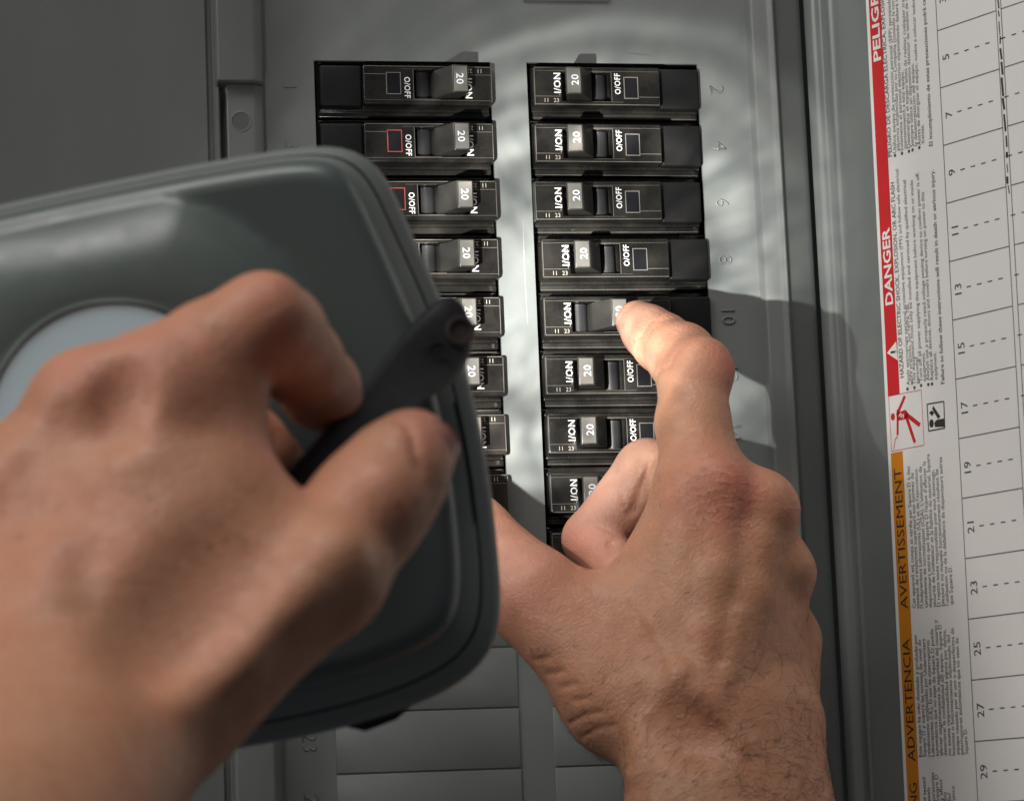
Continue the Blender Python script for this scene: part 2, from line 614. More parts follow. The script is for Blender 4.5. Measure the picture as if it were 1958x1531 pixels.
# flange: lip and ridge beside the hinge, then the flat leaf
fl = [(100.2, 2.5), (101.0, 7.4), (102.4, 8.6), (104.2, 9.0)]
leaf = [DP(s, 0, 0) for s in (0.6, 3.2, 4.6, 6.2, 30, 320)]
prof = fl + [(leaf[0][0] + 0.6, -leaf[0][1] - 0.6), (leaf[1][0] - 1.1, -leaf[1][1] + 0.5), (leaf[2][0], -leaf[2][1])] + [(q[0], -q[1]) for q in leaf[3:]]
leaf_o = sheet('door_leaf', prof, ZB, ZT, M_DOOR, door, thick=1.2, r=0.7)
off_ = root_off(door)
for v in leaf_o.data.vertices:
    q = np.array(v.co) / S + off_
    k_ = min(1.0, max(0.0, (q[0] - 103.0) / 5.0))
    v.co = Vector((q + k_ * q[2] * (DU - np.array([0, 0, 1.0])) - off_) * S)

LB = 0.35                                    # label film thickness
s_l = 20.4
s_r = 240.0
lv = [DP(s, z, o) for s in (s_l, s_r) for z in (ZB + 20, ZT - 20) for o in (0.02, LB)]
label = mesh('directory_label', lv, [(0, 1, 3, 2), (4, 6, 7, 5), (0, 4, 5, 1), (2, 3, 7, 6), (0, 2, 6, 4), (1, 5, 7, 3)], M_LABEL, door)
OFF = LB + 0.06


def door_poly(pix, off=OFF):
    v = [DP(*on_door(x, y, off), off) for x, y in pix]
    return np.array(v), [tuple(range(len(v)))]


def door_bar(p0, p1, w, off=OFF):
    """straight printed bar between two pixels, w mm wide"""
    a, b = np.array(on_door(*p0, off)), np.array(on_door(*p1, off))
    d = (b - a) / np.linalg.norm(b - a)
    n = np.array([-d[1], d[0]]) * w / 2
    return np.array([DP(*q, off) for q in (a - n, b - n, b + n, a + n)]), [(0, 1, 2, 3)]


def door_text(s, p0, p1, cap, bold=0.0, off=OFF):
    """a line that reads from pixel p0 up to pixel p1"""
    a, b = np.array(on_door(*p0, off)), np.array(on_door(*p1, off))
    L = np.linalg.norm(b - a)
    d = (b - a) / L
    n = np.array([-d[1], d[0]])              # letters stand towards the hinge side
    v, f = text2d(s, cap, bold, width=L)
    ax = DP(*d, 0) - DP(0, 0, 0)
    ay = DP(*n, 0) - DP(0, 0, 0)
    return place(v, DP(*a, off), ax, ay, DN), f


def bullet(px, py, r=0.55):
    s, z = on_door(px, py, OFF)
    return np.array([DP(s + r * math.cos(a), z + r * math.sin(a), OFF) for a in np.linspace(0, 2 * math.pi, 13)[:-1]]), [tuple(range(12))]


def printed(name, parts, m, lab=None):
    v, f = join(parts)
    o = mesh(name, v, f, m, label)
    if lab:
        o['label'] = lab
    return o


# bands
def band(name, m, top, bot, w, lab):
    (s0, z0), (s1, z1) = on_door(*top, OFF), on_door(*bot, OFF)
    v = [DP(s, z, OFF) for s, z in ((s0, z0), (s0 + w, z0), (s0 + w, z1), (s0, z1))]
    return printed(name, [(np.array(v), [(0, 1, 2, 3)])], m, lab)


s_band, w_band = 21.8, 5.3
zr0, zr1 = 60.0, on_door(1708, 756, OFF)[1]
zo0, zo1 = on_door(1716, 864, OFF)[1], ZB + 30
for nm, m, za, zb, lab in (('red_band', M_RED, zr0, zr1, 'red danger band of the label'), ('orange_band', M_ORANGE, zo0, zo1, 'orange warning band of the label')):
    printed(nm, [(np.array([DP(s, z, OFF) for s, z in ((s_band, za), (s_band + w_band, za), (s_band + w_band, zb), (s_band, zb))]), [(0, 1, 2, 3)])], m, lab)
OF2 = OFF + 0.05
sc_ = s_band + w_band / 2


def head_text(s, y0, y1, m, cap, nm, bold=0.12):
    """heading centred in the band between two picture heights"""
    def z_at(y):
        x = 1670.0
        for _ in range(6):
            s_, z_ = on_door(x, y, OF2)
            x += (sc_ - s_) / max(0.01, on_door(x + 1, y, OF2)[0] - s_)
        return on_door(x, y, OF2)[1]
    z0, z1 = z_at(y0), z_at(y1)
    v, f = text2d(s, cap, bold, width=z1 - z0)
    printed(nm, [(place(v, DP(sc_, z0, OF2), DU, -DD, DN), f)], m)


head_text('DANGER', 583, 436, M_LABEL, 3.3, 'danger_heading', 0.25)
head_text('PELIGRO', 117, -47, M_LABEL, 3.3, 'danger_heading', 0.25)
head_text('AVERTISSEMENT', 1164, 895, M_INK, 3.3, 'warning_heading', 0.0)
head_text('ADVERTENCIA', 1455, 1221, M_INK, 3.3, 'warning_heading', 0.0)
head_text('WARNING', 1650, 1496, M_INK, 3.3, 'warning_heading', 0.0)
printed('warning_triangle', [door_poly([(1696, 675), (1713.5, 652.5), (1716.8, 689)], OF2)], M_LABEL)
printed('exclamation_mark', [door_bar((1703, 674), (1711, 672.5), 0.7, OF2 + 0.05), door_bar((1712.2, 672.3), (1713.6, 672), 0.7, OF2 + 0.05)], M_INK)

TXT = [
    ('HAZARD OF ELECTRIC SHOCK, EXPLOSION, OR ARC FLASH', (1724.6, 722), (1706, 349), 1.75, .08),
    ('Apply appropriate personal protective equipment (PPE) and follow safe electrical', (1736.7, 736), (1714.5, 324), 1.5, 0),
    ('work practices. See NFPA 70E.', (1742.4, 736), (1734.6, 579), 1.5, 0),
    ('This equipment must only be installed and serviced by qualified electrical', (1747.7, 735), (1728.8, 345), 1.5, 0),
    ('personnel.', (1754.5, 733), (1752, 681), 1.5, 0),
    ('Turn off all power supplying this equipment before working on or inside', (1760.7, 730), (1742.4, 345), 1.5, 0),
    ('equipment.', (1767.6, 729), (1765, 673), 1.5, 0),
    ('Always use a properly rated voltage sensing device to confirm power is off.', (1774.2, 727.5), (1753.5, 330), 1.5, 0),
    ('Replace all devices, doors and covers before turning on power to this', (1781.4, 726), (1763.6, 368), 1.5, 0),
    ('equipment.', (1789.3, 726), (1786.5, 673), 1.5, 0),
    ('Failure to follow these instructions will result in death or serious injury.', (1802.5, 734), (1782.4, 325), 1.6, .10),
    ('PELIGRO DE DESCARGA EL\u00c9CTRICA, EXPLOSI\u00d3N O', (1701.8, 300), (1684.5, -36), 1.75, .08),
    ('Utilice equipo de protecci\u00f3n personal (EPP) apropiado y siga', (1710.6, 292.7), (1698, -36), 1.5, 0),
    ('el\u00e9ctrica establecidas por su Compa\u00f1\u00eda (consulte la norma', (1717, 288.7), (1706, -14), 1.5, 0),
    ('Solamente el personal el\u00e9ctrico especializado deber\u00e1 insta', (1723.8, 288.7), (1713, -20), 1.5, 0),
    ('mantenimiento a este equipo.', (1730.8, 284.8), (1724.6, 136), 1.5, 0),
    ('Desenergice el equipo antes de realizar cualquier trabajo', (1737.2, 283.5), (1725, -22), 1.5, 0),
    ('Siempre utilice un dispositivo detector de tensi\u00f3n de val', (1744.2, 281), (1732, -10), 1.5, 0),
    ('la desenergizaci\u00f3n del equipo.', (1751, 279.6), (1744, 121.5), 1.5, 0),
    ('Antes de energizar el equipo, vuelva a colocar todos los', (1757.6, 278.3), (1745, -20), 1.5, 0),
    ('frentes.', (1764.6, 274.4), (1762.8, 239), 1.5, 0),
    ('El incumplimiento de estas precauciones podr\u00e1 ca', (1779.8, 279.6), (1766, 0), 1.6, .10),
    ('Cet appareil est con\u00e7u et v\u00e9rifi\u00e9 par Square D \u00e0 des', (1747.6, 1162), (1736, 891.6), 1.55, 0),
    ('niveaux de rendement sup\u00e9rieurs aux normes de', (1755, 1162), (1743.4, 904), 1.55, 0),
    ("l'Underwriters Laboratories (UL) et de l'association", (1762.8, 1162), (1751, 896.8), 1.55, 0),
    ("canadienne de normalisation (CSA). L'utilisation de", (1770.6, 1161), (1759, 891.6), 1.55, 0),
    ("disjoncteurs autres que Square D risque d'affecter la", (1778.8, 1161), (1766.4, 882), 1.55, 0),
    ("s\u00e9curit\u00e9 de l'utilisateur et la fiabilit\u00e9 du mat\u00e9riel. Square", (1786.8, 1160), (1773.8, 868), 1.55, 0),
    ('D rejette toute responsabilit\u00e9 pour tout dommage,', (1795, 1159), (1783, 898), 1.55, 0),
    ('blessure ou mauvais fonctionnement r\u00e9sultant de', (1803, 1158), (1790.6, 896.8), 1.55, 0),
    ("l'utilisation ou de la d\u00e9faillance de disjoncteurs autres", (1811, 1157), (1797.6, 873.8), 1.55, 0),
    ('que Square D.', (1819.4, 1156), (1816.4, 1082), 1.55, 0),
    ('Este equipo ha sido dise\u00f1ado y probado por', (1760, 1446), (1749.7, 1212), 1.55, 0),
    ('Square D y supera las normas de nivel de', (1768, 1446), (1757.6, 1222.5), 1.55, 0),
    ('rendimiento establecidas por Underwriters', (1776, 1445), (1765.6, 1221), 1.55, 0),
    ('Laboratories (UL). El uso de interruptores', (1783.7, 1445), (1773.6, 1223.8), 1.55, 0),
    ('autom\u00e1ticos que no sean de Square D puede', (1791.6, 1445), (1781, 1202), 1.55, 0),
    ('afectar negativamente la seguridad del usuario y', (1799.4, 1444), (1788.4, 1184.6), 1.55, 0),
    ('deteriorar la confiabilidad del equipo. Square D', (1807.4, 1444), (1796.4, 1193.7), 1.55, 0),
    ('no asume responsabilidad alguna por da\u00f1os,', (1815.6, 1443), (1804.8, 1203), 1.55, 0),
    ('lesiones o funcionamiento inadecuado del', (1823.4, 1443), (1812.8, 1214), 1.55, 0),
    ('equipo causado por el uso o desperfectos de', (1831.6, 1442), (1820.2, 1200), 1.55, 0),
    ('interruptores autom\u00e1ticos que no sean de', (1839.6, 1442), (1829, 1218.5), 1.55, 0),
    ('Square D.', (1847.7, 1441), (1845, 1392), 1.55, 0),
    ('This equipment is designed and tested', (1776, 1700), (1766, 1485), 1.55, 0),
    ('by Square D to performance levels', (1784, 1700), (1774.6, 1504.7), 1.55, 0),
    ('that exceed Underwriters Laboratories', (1792, 1700), (1782.4, 1476), 1.55, 0),
    ('standards. Use of other than Square D', (1800, 1700), (1789.8, 1480), 1.55, 0),
    ('circuit breakers may adversely affect', (1808, 1700), (1798, 1489), 1.55, 0),
    ('user safety and equipment reliability', (1815, 1700), (1806, 1512.5), 1.55, 0),
    ('Square D assumes no liability for', (1823, 1700), (1814.5, 1514), 1.55, 0),
    ('damage, injury or poor performance', (1831, 1700), (1821.6, 1502), 1.55, 0),
]
blocks = {'english_danger_print': TXT[:11], 'spanish_danger_print': TXT[11:22], 'french_warning_print': TXT[22:32],
          'spanish_warning_print': TXT[32:44], 'english_warning_print': TXT[44:]}
for nm, ls in blocks.items():
    parts = [door_text(s, a, b, cap, bold) for s, a, b, cap, bold in ls]
    if nm == 'english_danger_print':
        parts += [bullet(x, y) for x, y in ((1735.2, 743.5), (1748.4, 741), (1761.2, 737), (1775, 735), (1782, 734))]
    if nm == 'spanish_danger_print':
        parts += [bullet(x, y) for x, y in ((1711.2, 297.5), (1724.6, 293.5), (1738, 289.5), (1744.8, 287), (1757.8, 282.6))]
    printed(nm, parts, M_INKSOFT)

# pictogram of a falling figure struck by a current, in red; reader pictogram in black
Z3 = lambda x, y: (1640 + x / 3.827, 740 + y / 3.827)
fig = [door_bar(Z3(292, 190), Z3(345, 65), 1.1), door_bar(Z3(292, 165), Z3(292, 350), 0.9),
       door_bar(Z3(350, 195), Z3(455, 278), 1.4), door_bar(Z3(352, 205), Z3(418, 405), 1.2),
       door_poly([Z3(280, 190), Z3(350, 165), Z3(372, 195), Z3(358, 232), Z3(296, 245)])]
s0, z0 = on_door(*Z3(257, 217), OFF)
fig.append((np.array([DP(s0 + 0.95 * math.cos(a), z0 + 1.15 * math.sin(a), OFF) for a in np.linspace(0, 6.283, 17)[:-1]]), [tuple(range(16))]))
wig = [(286, 355), (290, 372), (276, 375), (272, 400), (268, 425), (264, 455)]
fig += [door_bar(Z3(*a), Z3(*b), 0.25) for a, b in zip(wig, wig[1:])]
fr = [(226, 66), (465, 20), (486, 424), (248, 470)]
fig += [door_bar(Z3(*fr[i]), Z3(*fr[(i + 1) % 4]), 0.18) for i in range(4)]
printed('shock_pictogram', fig, M_RED)
zz = [(298, 215), (318, 190), (316, 222), (336, 196), (332, 228)]
printed('bolt_mark', [door_bar(Z3(*a), Z3(*b), 0.35, OF2) for a, b in zip(zz, zz[1:])], M_LABEL)
fr = [(507, 125), (630, 104), (637, 299), (519, 321)]
rd = [door_bar(Z3(*fr[i]), Z3(*fr[(i + 1) % 4]), 0.4) for i in range(4)]
rd += [door_poly([Z3(575, 240), Z3(632, 228), Z3(636, 290), Z3(566, 292), Z3(560, 262)]), door_poly([Z3(588, 235), Z3(606, 215), Z3(552, 135), Z3(545, 160)]),
       door_poly([Z3(522, 190), Z3(540, 170), Z3(560, 185), Z3(545, 212)])]
s0, z0 = on_door(*Z3(540, 265), OFF)
rd.append((np.array([DP(s0 + 1.0 * math.cos(a), z0 + 1.3 * math.sin(a), OFF) for a in np.linspace(0, 6.283, 17)[:-1]]), [tuple(range(16))]))
printed('reader_pictogram', rd, M_INK)

# directory table
T1, T2, T3, TZ, TP = 51.92, 77.59, 79.7, -4.74, 18.55
lines, dash = [], []


def tbar(s0, z0, s1, z1, w):
    a, b = np.array([s0, z0]), np.array([s1, z1])
    d = (b - a) / np.linalg.norm(b - a)
    n = np.array([-d[1], d[0]]) * w / 2
    return np.array([DP(*q, OFF) for q in (a - n, b - n, b + n, a + n)]), [(0, 1, 2, 3)]


for s in (T1, T2, T3, 140.0, 142.0):
    lines.append(tbar(s, ZT - 30, s, ZB + 30, 0.28))
for i in range(-4, 17):
    z = TZ - TP * i
    lines += [tbar(T1, z, T2, z, 0.30), tbar(T3, z, 140.0, z, 0.30)]
    for k in range(14):
        s0 = T1 + 6.8 + k * 4.5 + (2.2 if k > 3 else 0)
        dash.append(tbar(s0, z - TP / 2, s0 + 1.9, z - TP / 2, 0.34))
printed('table_rule', lines, M_INKSOFT)
printed('dashed_rule', dash, M_INK)
for i in range(-2, 15):
    n = 5 + 2 * i
    if n < 1:
        continue
    v, f = text2d(str(n), 2.9, 0.0)
    v[:, 0] *= 1.12
    Lz = v[:, 0].max()
    printed('row_number', [(place(v, DP(T1 + 3.1, TZ - TP * (i + 0.5) - Lz / 2, OFF), DU, -DD, DN), f)], M_INK)
# black marker smudges along the double rule
mk = []
zc = 16.0
while zc > -62:
    L = random.uniform(1.5, 6.0)
    mk.append(tbar(T2 + 1.0 + random.uniform(-0.35, 0.35), zc, T2 + 1.0 + random.uniform(-0.35, 0.35), zc - L, random.uniform(0.35, 1.0)))
    zc -= L + random.uniform(0.3, 2.2)
printed('marker_smudge', mk, M_INK)

# ------------------------------------------------------------------ circuit breakers
# local frame: u runs from the middle of the panel outwards, origin at the breaker's centre
UC = 28.75
FACE, TERR = 3.6, -4.0
SINK = -0.7                                   # the breakers sit a touch low in their openings
SL0, SL1 = 9.6, 26.2                          # slot
ZS0, ZS1 = -5.1, 4.7


def breaker(off=False):
    t = bpy.data.objects.new('circuit_breaker', None)
    t.empty_display_size = 0.01
    link(t)
    ux = lambda u: u - UC
    # moulded case with its slot
    bm = bmesh.new()
    add_box(bm, ux(0.15), ux(56.7), 16.0, -TERR, -9.28, 9.28, 0.5, 2)
    xs, zs = [ux(0.5), ux(SL0), ux(SL1), ux(42.6)], [-6.5, ZS0, ZS1, 6.5]
    V = {}

    def vv(i, j, h):
        k = (i, j, h)
        if k not in V:
            V[k] = bm.verts.new((xs[i], -h, zs[j]))
        return V[k]
    new = []
    for i in range(3):
        for j in range(3):
            if (i, j) != (1, 1):
                new.append(bm.faces.new([vv(i, j, FACE), vv(i + 1, j, FACE), vv(i + 1, j + 1, FACE), vv(i, j + 1, FACE)]))
    D = 4.5
    ring = [(1, 1), (2, 1), (2, 2), (1, 2)]
    for a, b in zip(ring, ring[1:] + ring[:1]):
        new.append(bm.faces.new([vv(*a, FACE), vv(*b, FACE), vv(*b, FACE - D), vv(*a, FACE - D)]))
    new.append(bm.faces.new([vv(*q, FACE - D) for q in ring]))
    out = [(i, 0) for i in range(4)] + [(3, j) for j in (1, 2, 3)] + [(i, 3) for i in (2, 1, 0)] + [(0, j) for j in (2, 1)]
    base = TERR - 0.3
    rim = []
    for a, b in zip(out, out[1:] + out[:1]):
        f = bm.faces.new([vv(*a, FACE), vv(*b, FACE), vv(*b, base), vv(*a, base)])
        new.append(f)
        rim.append(bm.edges.get((vv(*a, FACE), vv(*b, FACE))))
    for c in ((0, 0), (3, 0), (3, 3), (0, 3)):
        rim.append(bm.edges.get((vv(*c, FACE), vv(*c, base))))
    bmesh.ops.recalc_face_normals(bm, faces=new)
    bmesh.ops.bevel(bm, geom=[e for e in rim if e], offset=0.55, segments=3, affect='EDGES', profile=0.5)
    # steps down the lower and upper shoulder
    add_box(bm, ux(0.7), ux(56.3), -TERR - 2.0, -TERR + 0.5, -7.5, -6.4, 0.25, 2)
    add_box(bm, ux(0.7), ux(56.3), -TERR - 2.0, -TERR + 0.5, 6.4, 7.5, 0.25, 2)
    from_bm('case', bm, M_BLACK, t, local=True, angle=50)
    # moulded ribs and thin edge strips; edge highlights are put into the paler colour
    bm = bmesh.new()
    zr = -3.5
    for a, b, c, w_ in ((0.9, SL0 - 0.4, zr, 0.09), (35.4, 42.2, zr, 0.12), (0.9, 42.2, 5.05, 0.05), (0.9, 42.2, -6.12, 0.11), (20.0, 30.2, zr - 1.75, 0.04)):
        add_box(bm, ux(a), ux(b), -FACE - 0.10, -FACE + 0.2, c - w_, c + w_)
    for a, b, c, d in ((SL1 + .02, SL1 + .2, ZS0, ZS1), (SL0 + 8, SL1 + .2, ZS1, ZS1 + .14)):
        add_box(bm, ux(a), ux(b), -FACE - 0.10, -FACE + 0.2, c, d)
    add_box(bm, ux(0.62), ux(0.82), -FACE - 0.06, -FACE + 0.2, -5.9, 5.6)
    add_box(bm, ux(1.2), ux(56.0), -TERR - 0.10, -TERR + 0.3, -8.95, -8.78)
    from_bm('rib_edge_highlight', bm, M_RIB, t, local=True)
    bm = bmesh.new()
    add_box(bm, ux(42.75), ux(56.4), -1.6, -TERR + 0.4, -6.9, 6.8, 0.9, 3)
    from_bm('end_block', bm, M_MATTE, t, local=True)
    # toggle
    tp = [(12.2, -0.5), (9.5, 10.8), (9.7, 11.4), (14.6, 11.6), (15.2, 10.9), (19.6, 3.9), (20.4, -0.5)]
    if off:
        tp = [(SL0 + SL1 - u, h) for u, h in tp][::-1]
    bm = bmesh.new()
    add_prism(bm, [(ux(u), -h) for u, h in tp], ZS0 + 0.35, ZS1 - 0.35, 0.3, 2)
    tg = from_bm('toggle', bm, M_TOG, t, local=True)
    fu = (9.95, 14.35) if not off else (SL0 + SL1 - 14.35, SL0 + SL1 - 9.95)
    bm = bmesh.new()
    add_box(bm, ux(fu[0]), ux(fu[1]), -11.72, -11.0, ZS0 + 0.75, ZS1 - 0.75, 0.12, 1)
    from_bm('toggle_face', bm, M_PLATE, tg, local=True)
    # drum that turns with the toggle inside the slot
    bm = bmesh.new()
    a0 = [math.radians(a) for a in range(0, 181, 12)]
    cx = SL1 - 3.4 if not off else SL0 + 3.4
    prof = [(ux(cx + 2.6 * math.cos(a)), -(-1.0 + 2.4 * math.sin(a))) for a in a0] + [(ux(cx - 2.6), 0.8), (ux(cx + 2.6), 0.8)]
    add_prism(bm, prof, ZS0 + 0.3, ZS1 - 0.3)
    from_bm('toggle_drum', bm, M_DRUM, t, local=True)
    # lettering, all reading upwards
    UP, LF, NN = (0, 0, 1), (-1, 0, 0), (0, -1, 0)

    def lett(nm, s, u, z0, z1, cap, m, bold, h, parent):
        v, f = text2d(s, cap, bold, width=z1 - z0, spacing=1.0 + bold * 0.5)
        return mesh(nm, place(v, (ux(u), -h, z0), UP, LF, NN), f, m, parent, local=True)
    lett('on_marking', 'I/ON', 8.2, -2.4, 4.3, 2.2, M_WHITE, 0.15, FACE + 0.04, t)
    lett('off_marking', 'O/OFF', 28.3, -2.6, 4.4, 1.9, M_WHITE, 0.12, FACE + 0.04, t)
    tu = 12.4 if not off else SL0 + SL1 - 12.4
    lett('rating_number', '20', tu, -1.9, 1.7, 2.35, M_RATING, 0.10, 11.80, tg)
    v1, f1 = text2d('11', 1.35, 0.0)
    v2, f2 = text2d('23', 1.35, 0.0)
    st = join([(place(v1, (ux(3.9), -FACE - 0.04, -4.8), (1, 0, 0), (0, 0, 1), NN), f1), (place(v2, (ux(6.9), -FACE - 0.04, -4.8), (1, 0, 0), (0, 0, 1), NN), f2)])
    mesh('date_stamp', *st, M_STAMP, t, local=True)
    dd = []
    for k in range(9):
        z = -3.1 + k * 0.8
        dd.append((np.array([(ux(SL0 - 0.75 + a), -FACE - 0.04, z + b) for a, b in ((0, 0), (.22, 0), (.22, .42), (0, .42))]), [(0, 1, 2, 3)]))
    mesh('tick_marks', *join(dd), M_STAMP, t, local=True)
    # trip indicator window: frame with a pane
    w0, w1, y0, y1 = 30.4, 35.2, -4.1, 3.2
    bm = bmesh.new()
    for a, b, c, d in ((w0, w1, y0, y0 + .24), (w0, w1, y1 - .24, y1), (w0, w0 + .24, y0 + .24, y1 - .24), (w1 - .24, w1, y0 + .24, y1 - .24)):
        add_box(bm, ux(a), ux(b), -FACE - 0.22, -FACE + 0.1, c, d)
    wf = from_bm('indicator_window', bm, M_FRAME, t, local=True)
    bm = bmesh.new()
    add_box(bm, ux(w0 + .25), ux(w1 - .25), -FACE - 0.07, -FACE + 0.1, y0 + .25, y1 - .25)
    from_bm('pane', bm, M_PANE, wf, local=True)
    return t


def copy_tree(o, parent=None):
    c = o.copy()
    COL.objects.link(c)
    c.parent = parent
    for ch in list(o.children):
        copy_tree(ch, c)
    return c


on_b, off_b = breaker(False), breaker(True)
first = {'on': True}
jit = {(1, 2): -1.6, (1, 3): 1.0, (1, 4): 0.7, (1, 0): 0.5, (0, 1): -0.4, (1, 5): 0.2}
ORD = ['top', 'second', 'third', 'fourth', 'fifth', 'sixth', 'seventh', 'eighth', 'ninth']
for r in range(ROWS):
    for side in (0, 1):
        if side == 1 and r == 4:
            b = off_b
        elif first['on']:
            b = on_b
            first['on'] = False
        else:
            b = copy_tree(on_b)
        j = jit.get((side, r), random.uniform(-0.25, 0.25))
        zc = -r * P - P / 2
        if side:
            b.location = (Vector(((XR0 + XR1) / 2 + 0.7 + j * 0.6, 0, zc - SINK))) * S
            b.rotation_euler = (0, math.radians(random.uniform(-0.3, 0.3)), 0)
        else:
            b.location = (Vector(((XL0 + XL1) / 2 + 0.3 + j * 0.6, 0, zc - SINK))) * S
            b.rotation_euler = (0, math.pi + math.radians(random.uniform(-0.3, 0.3)), 0)
        if side:
            if r == 4:
                lab = 'black breaker beside embossed 10, its toggle pushed to OFF under the fingertip'
            elif r < 7:
                lab = '%s black breaker, toggle at ON, down the column where the index finger presses' % ORD[r]
            else:
                lab = ('black breaker whose I/ON mark shows above the pressing hand\'s curled finger' if r == 7 else
                       'lowest black breaker, showing between thumb and curled finger of the pressing hand')
        else:
            lab = '%s black breaker down the column that the lantern partly covers' % ORD[r]
        if side == 0 and r in (1, 2):              # these two show a red flag behind the window
            for ch in b.children:
                if ch.name.startswith('indicator_window'):
                    ch.material_slots[0].link = 'OBJECT'
                    ch.material_slots[0].material = M_FRAME_RED
        tag(b, lab, 'circuit breaker', 'black 20 amp breakers in two columns')

# ------------------------------------------------------------------ the lantern
LA = np.array([math.sin(math.radians(2)) * math.cos(math.radians(6)), math.cos(math.radians(2)) * math.cos(math.radians(6)), math.sin(math.radians(6))])
LC = W(250, 860, 232)                          # point on the axis, level with the bezel
LR = np.cross(LA, (0, 0, 1.0))
LR /= np.linalg.norm(LR)
LU = np.cross(LR, LA)


def on_lant(px, py, t=0.0):
    """pixel -> (right, up) in the plane across the axis, t mm behind the bezel"""
    o = LC - LA * t
    d = ray(px, py)
    q = CAM + d * (((o - CAM) @ LA) / (d @ LA)) - o
    return np.array([q @ LR, q @ LU])


def LP(a, b, t):
    return LC + LR * a + LU * b - LA * t


lantern = thing('lantern', 'grey plastic hand lantern with round silver plate, held by its black handle', 'lantern', LC - np.array([0, 0, 75.0]))
outl = [(-470, 520), (-330, 460), (0, 388), (200, 345), (400, 306), (560, 280), (640, 272), (700, 284), (742, 330), (775, 410), (815, 500),
        (862, 600), (905, 740), (940, 910), (958, 1080), (964, 1170), (952, 1240), (905, 1296), (810, 1345), (680, 1388), (540, 1418),
        (360, 1448), (100, 1490), (-150, 1525), (-360, 1545), (-470, 1510), (-530, 1400), (-560, 1150), (-575, 900), (-560, 700), (-530, 580)]
ctrl = np.array([on_lant(*q) for q in outl])


def closed_spline(c, n):
    k = len(c)
    out = []
    for i in range(k):
        p0, p1, p2, p3 = c[i - 1], c[i], c[(i + 1) % k], c[(i + 2) % k]
        for t in np.linspace(0, 1, 9)[:-1]:
            out.append(0.5 * ((2 * p1) + (-p0 + p2) * t + (2 * p0 - 5 * p1 + 4 * p2 - p3) * t * t + (-p0 + 3 * p1 - 3 * p2 + p3) * t ** 3))
    out = np.array(out)
    seg = np.r_[0, np.cumsum(np.linalg.norm(np.diff(np.vstack([out, out[:1]]), axis=0), axis=1))]
    ts = np.linspace(0, seg[-1], n + 1)[:-1]
    full = np.vstack([out, out[:1]])
    return np.stack([np.interp(ts, seg, full[:, 0]), np.interp(ts, seg, full[:, 1])], 1)


NO = 160
base = closed_spline(ctrl, NO)
for _ in range(6):
    base = 0.5 * base + 0.25 * (np.roll(base, 1, 0) + np.roll(base, -1, 0))
tan = np.roll(base, -1, 0) - np.roll(base, 1, 0)
tan /= np.linalg.norm(tan, axis=1)[:, None]
nor = np.stack([-tan[:, 1], tan[:, 0]], 1)
cen = base.mean(0)
if ((cen - base) * nor).sum() < 0:
    nor = -nor                                 # points inwards


def inset(d):
    q = base + nor * d
    for _ in range(int(d)):
        q = 0.5 * q + 0.25 * (np.roll(q, 1, 0) + np.roll(q, -1, 0))
    return q


def loft(name, rings, m, parent, cap=False, smooth=True, angle=40):
    bm = bmesh.new()
    prev = None
    for d2, t in rings:
        cur = [bm.verts.new(LP(a, b, tt)) for (a, b), tt in zip(d2, np.broadcast_to(t, (NO,)))]
        if prev:
            for i in range(NO):
                bm.faces.new((prev[i], prev[(i + 1) % NO], cur[(i + 1) % NO], cur[i]))
        prev = cur
    if cap:
        bm.faces.new(prev)
    return from_bm(name, bm, m, parent, smooth, angle=angle)


stk = on_lant(222, 818, 28)                    # centre of the silver plate
SH = np.array([-3.4, 3.2])                    # the rear shell sits off-centre on the bezel
# bezel: front rim and flange
loft('bezel', [(inset(13), -36), (inset(3), -37), (inset(0.8), -35), (inset(0), -30), (inset(0), -4), (inset(0.25), -1.5),
               (inset(0.9), 0.4), (inset(1.8) + SH * .15, 1.4), (inset(3.7) + SH * .4, 2.6)], M_LANT2, lantern)
loft('seam', [(inset(3.3) + SH * .4, 1.6), (inset(4.3) + SH * .4, 1.8)], M_GROOVE, lantern)
# rear shell: shoulder, flat back, then the round dome
loft('flange_band', [(inset(4.0) + SH * .4, 0.6), (inset(4.1) + SH * .4, 2.4), (inset(4.4) + SH * .5, 3.2), (inset(6.9) + SH, 5.0), (inset(7.4) + SH, 5.3), (inset(7.7) + SH, 4.6)], M_LANT2, lantern)
rings = [(inset(7.4) + SH, 4.4), (inset(7.5) + SH, 8.6), (inset(7.8) + SH, 10.8), (inset(8.5) + SH, 12.6), (inset(9.5) + SH, 14.0), (inset(10.8) + SH, 15.0), (inset(12.5) + SH, 15.7)]
flat = inset(12.5) + SH
ang = np.arctan2(*(flat - stk).T[::-1])
rad = np.linalg.norm(flat - stk, axis=1)
pol = lambda rr: np.stack([stk[0] + rr * np.cos(ang), stk[1] + rr * np.sin(ang)], 1)


def swell(d, edge):
    """broad round dome about the plate, fading out at the case edge"""
    top = np.minimum(56.0, rad)
    x = np.clip((top - d) / (top - 29.5), 0, 1)
    return 15.7 + 11.5 * (1 - (1 - x) ** 2.0)


for k in np.linspace(0, 1, 26)[1:]:
    rr = rad + (29.5 - rad) * k
    rings.append((pol(rr), swell(rr, rad - rr)))
rings += [(pol(np.full(NO, 28.9)), 27.6), (pol(np.full(NO, 28.6)), 26.4), (pol(np.full(NO, 15.0)), 26.4)]
loft('rear_shell', rings, M_LANT, lantern, cap=True, angle=60)
bm = bmesh.new()
pv = [bm.verts.new(LP(stk[0] + 28.2 * math.cos(a), stk[1] + 28.2 * math.sin(a), 27.0)) for a in np.linspace(0, 6.2832, 65)[:-1]]
bm.faces.new(pv)
from_bm('silver_plate', bm, M_SILVER, lantern)
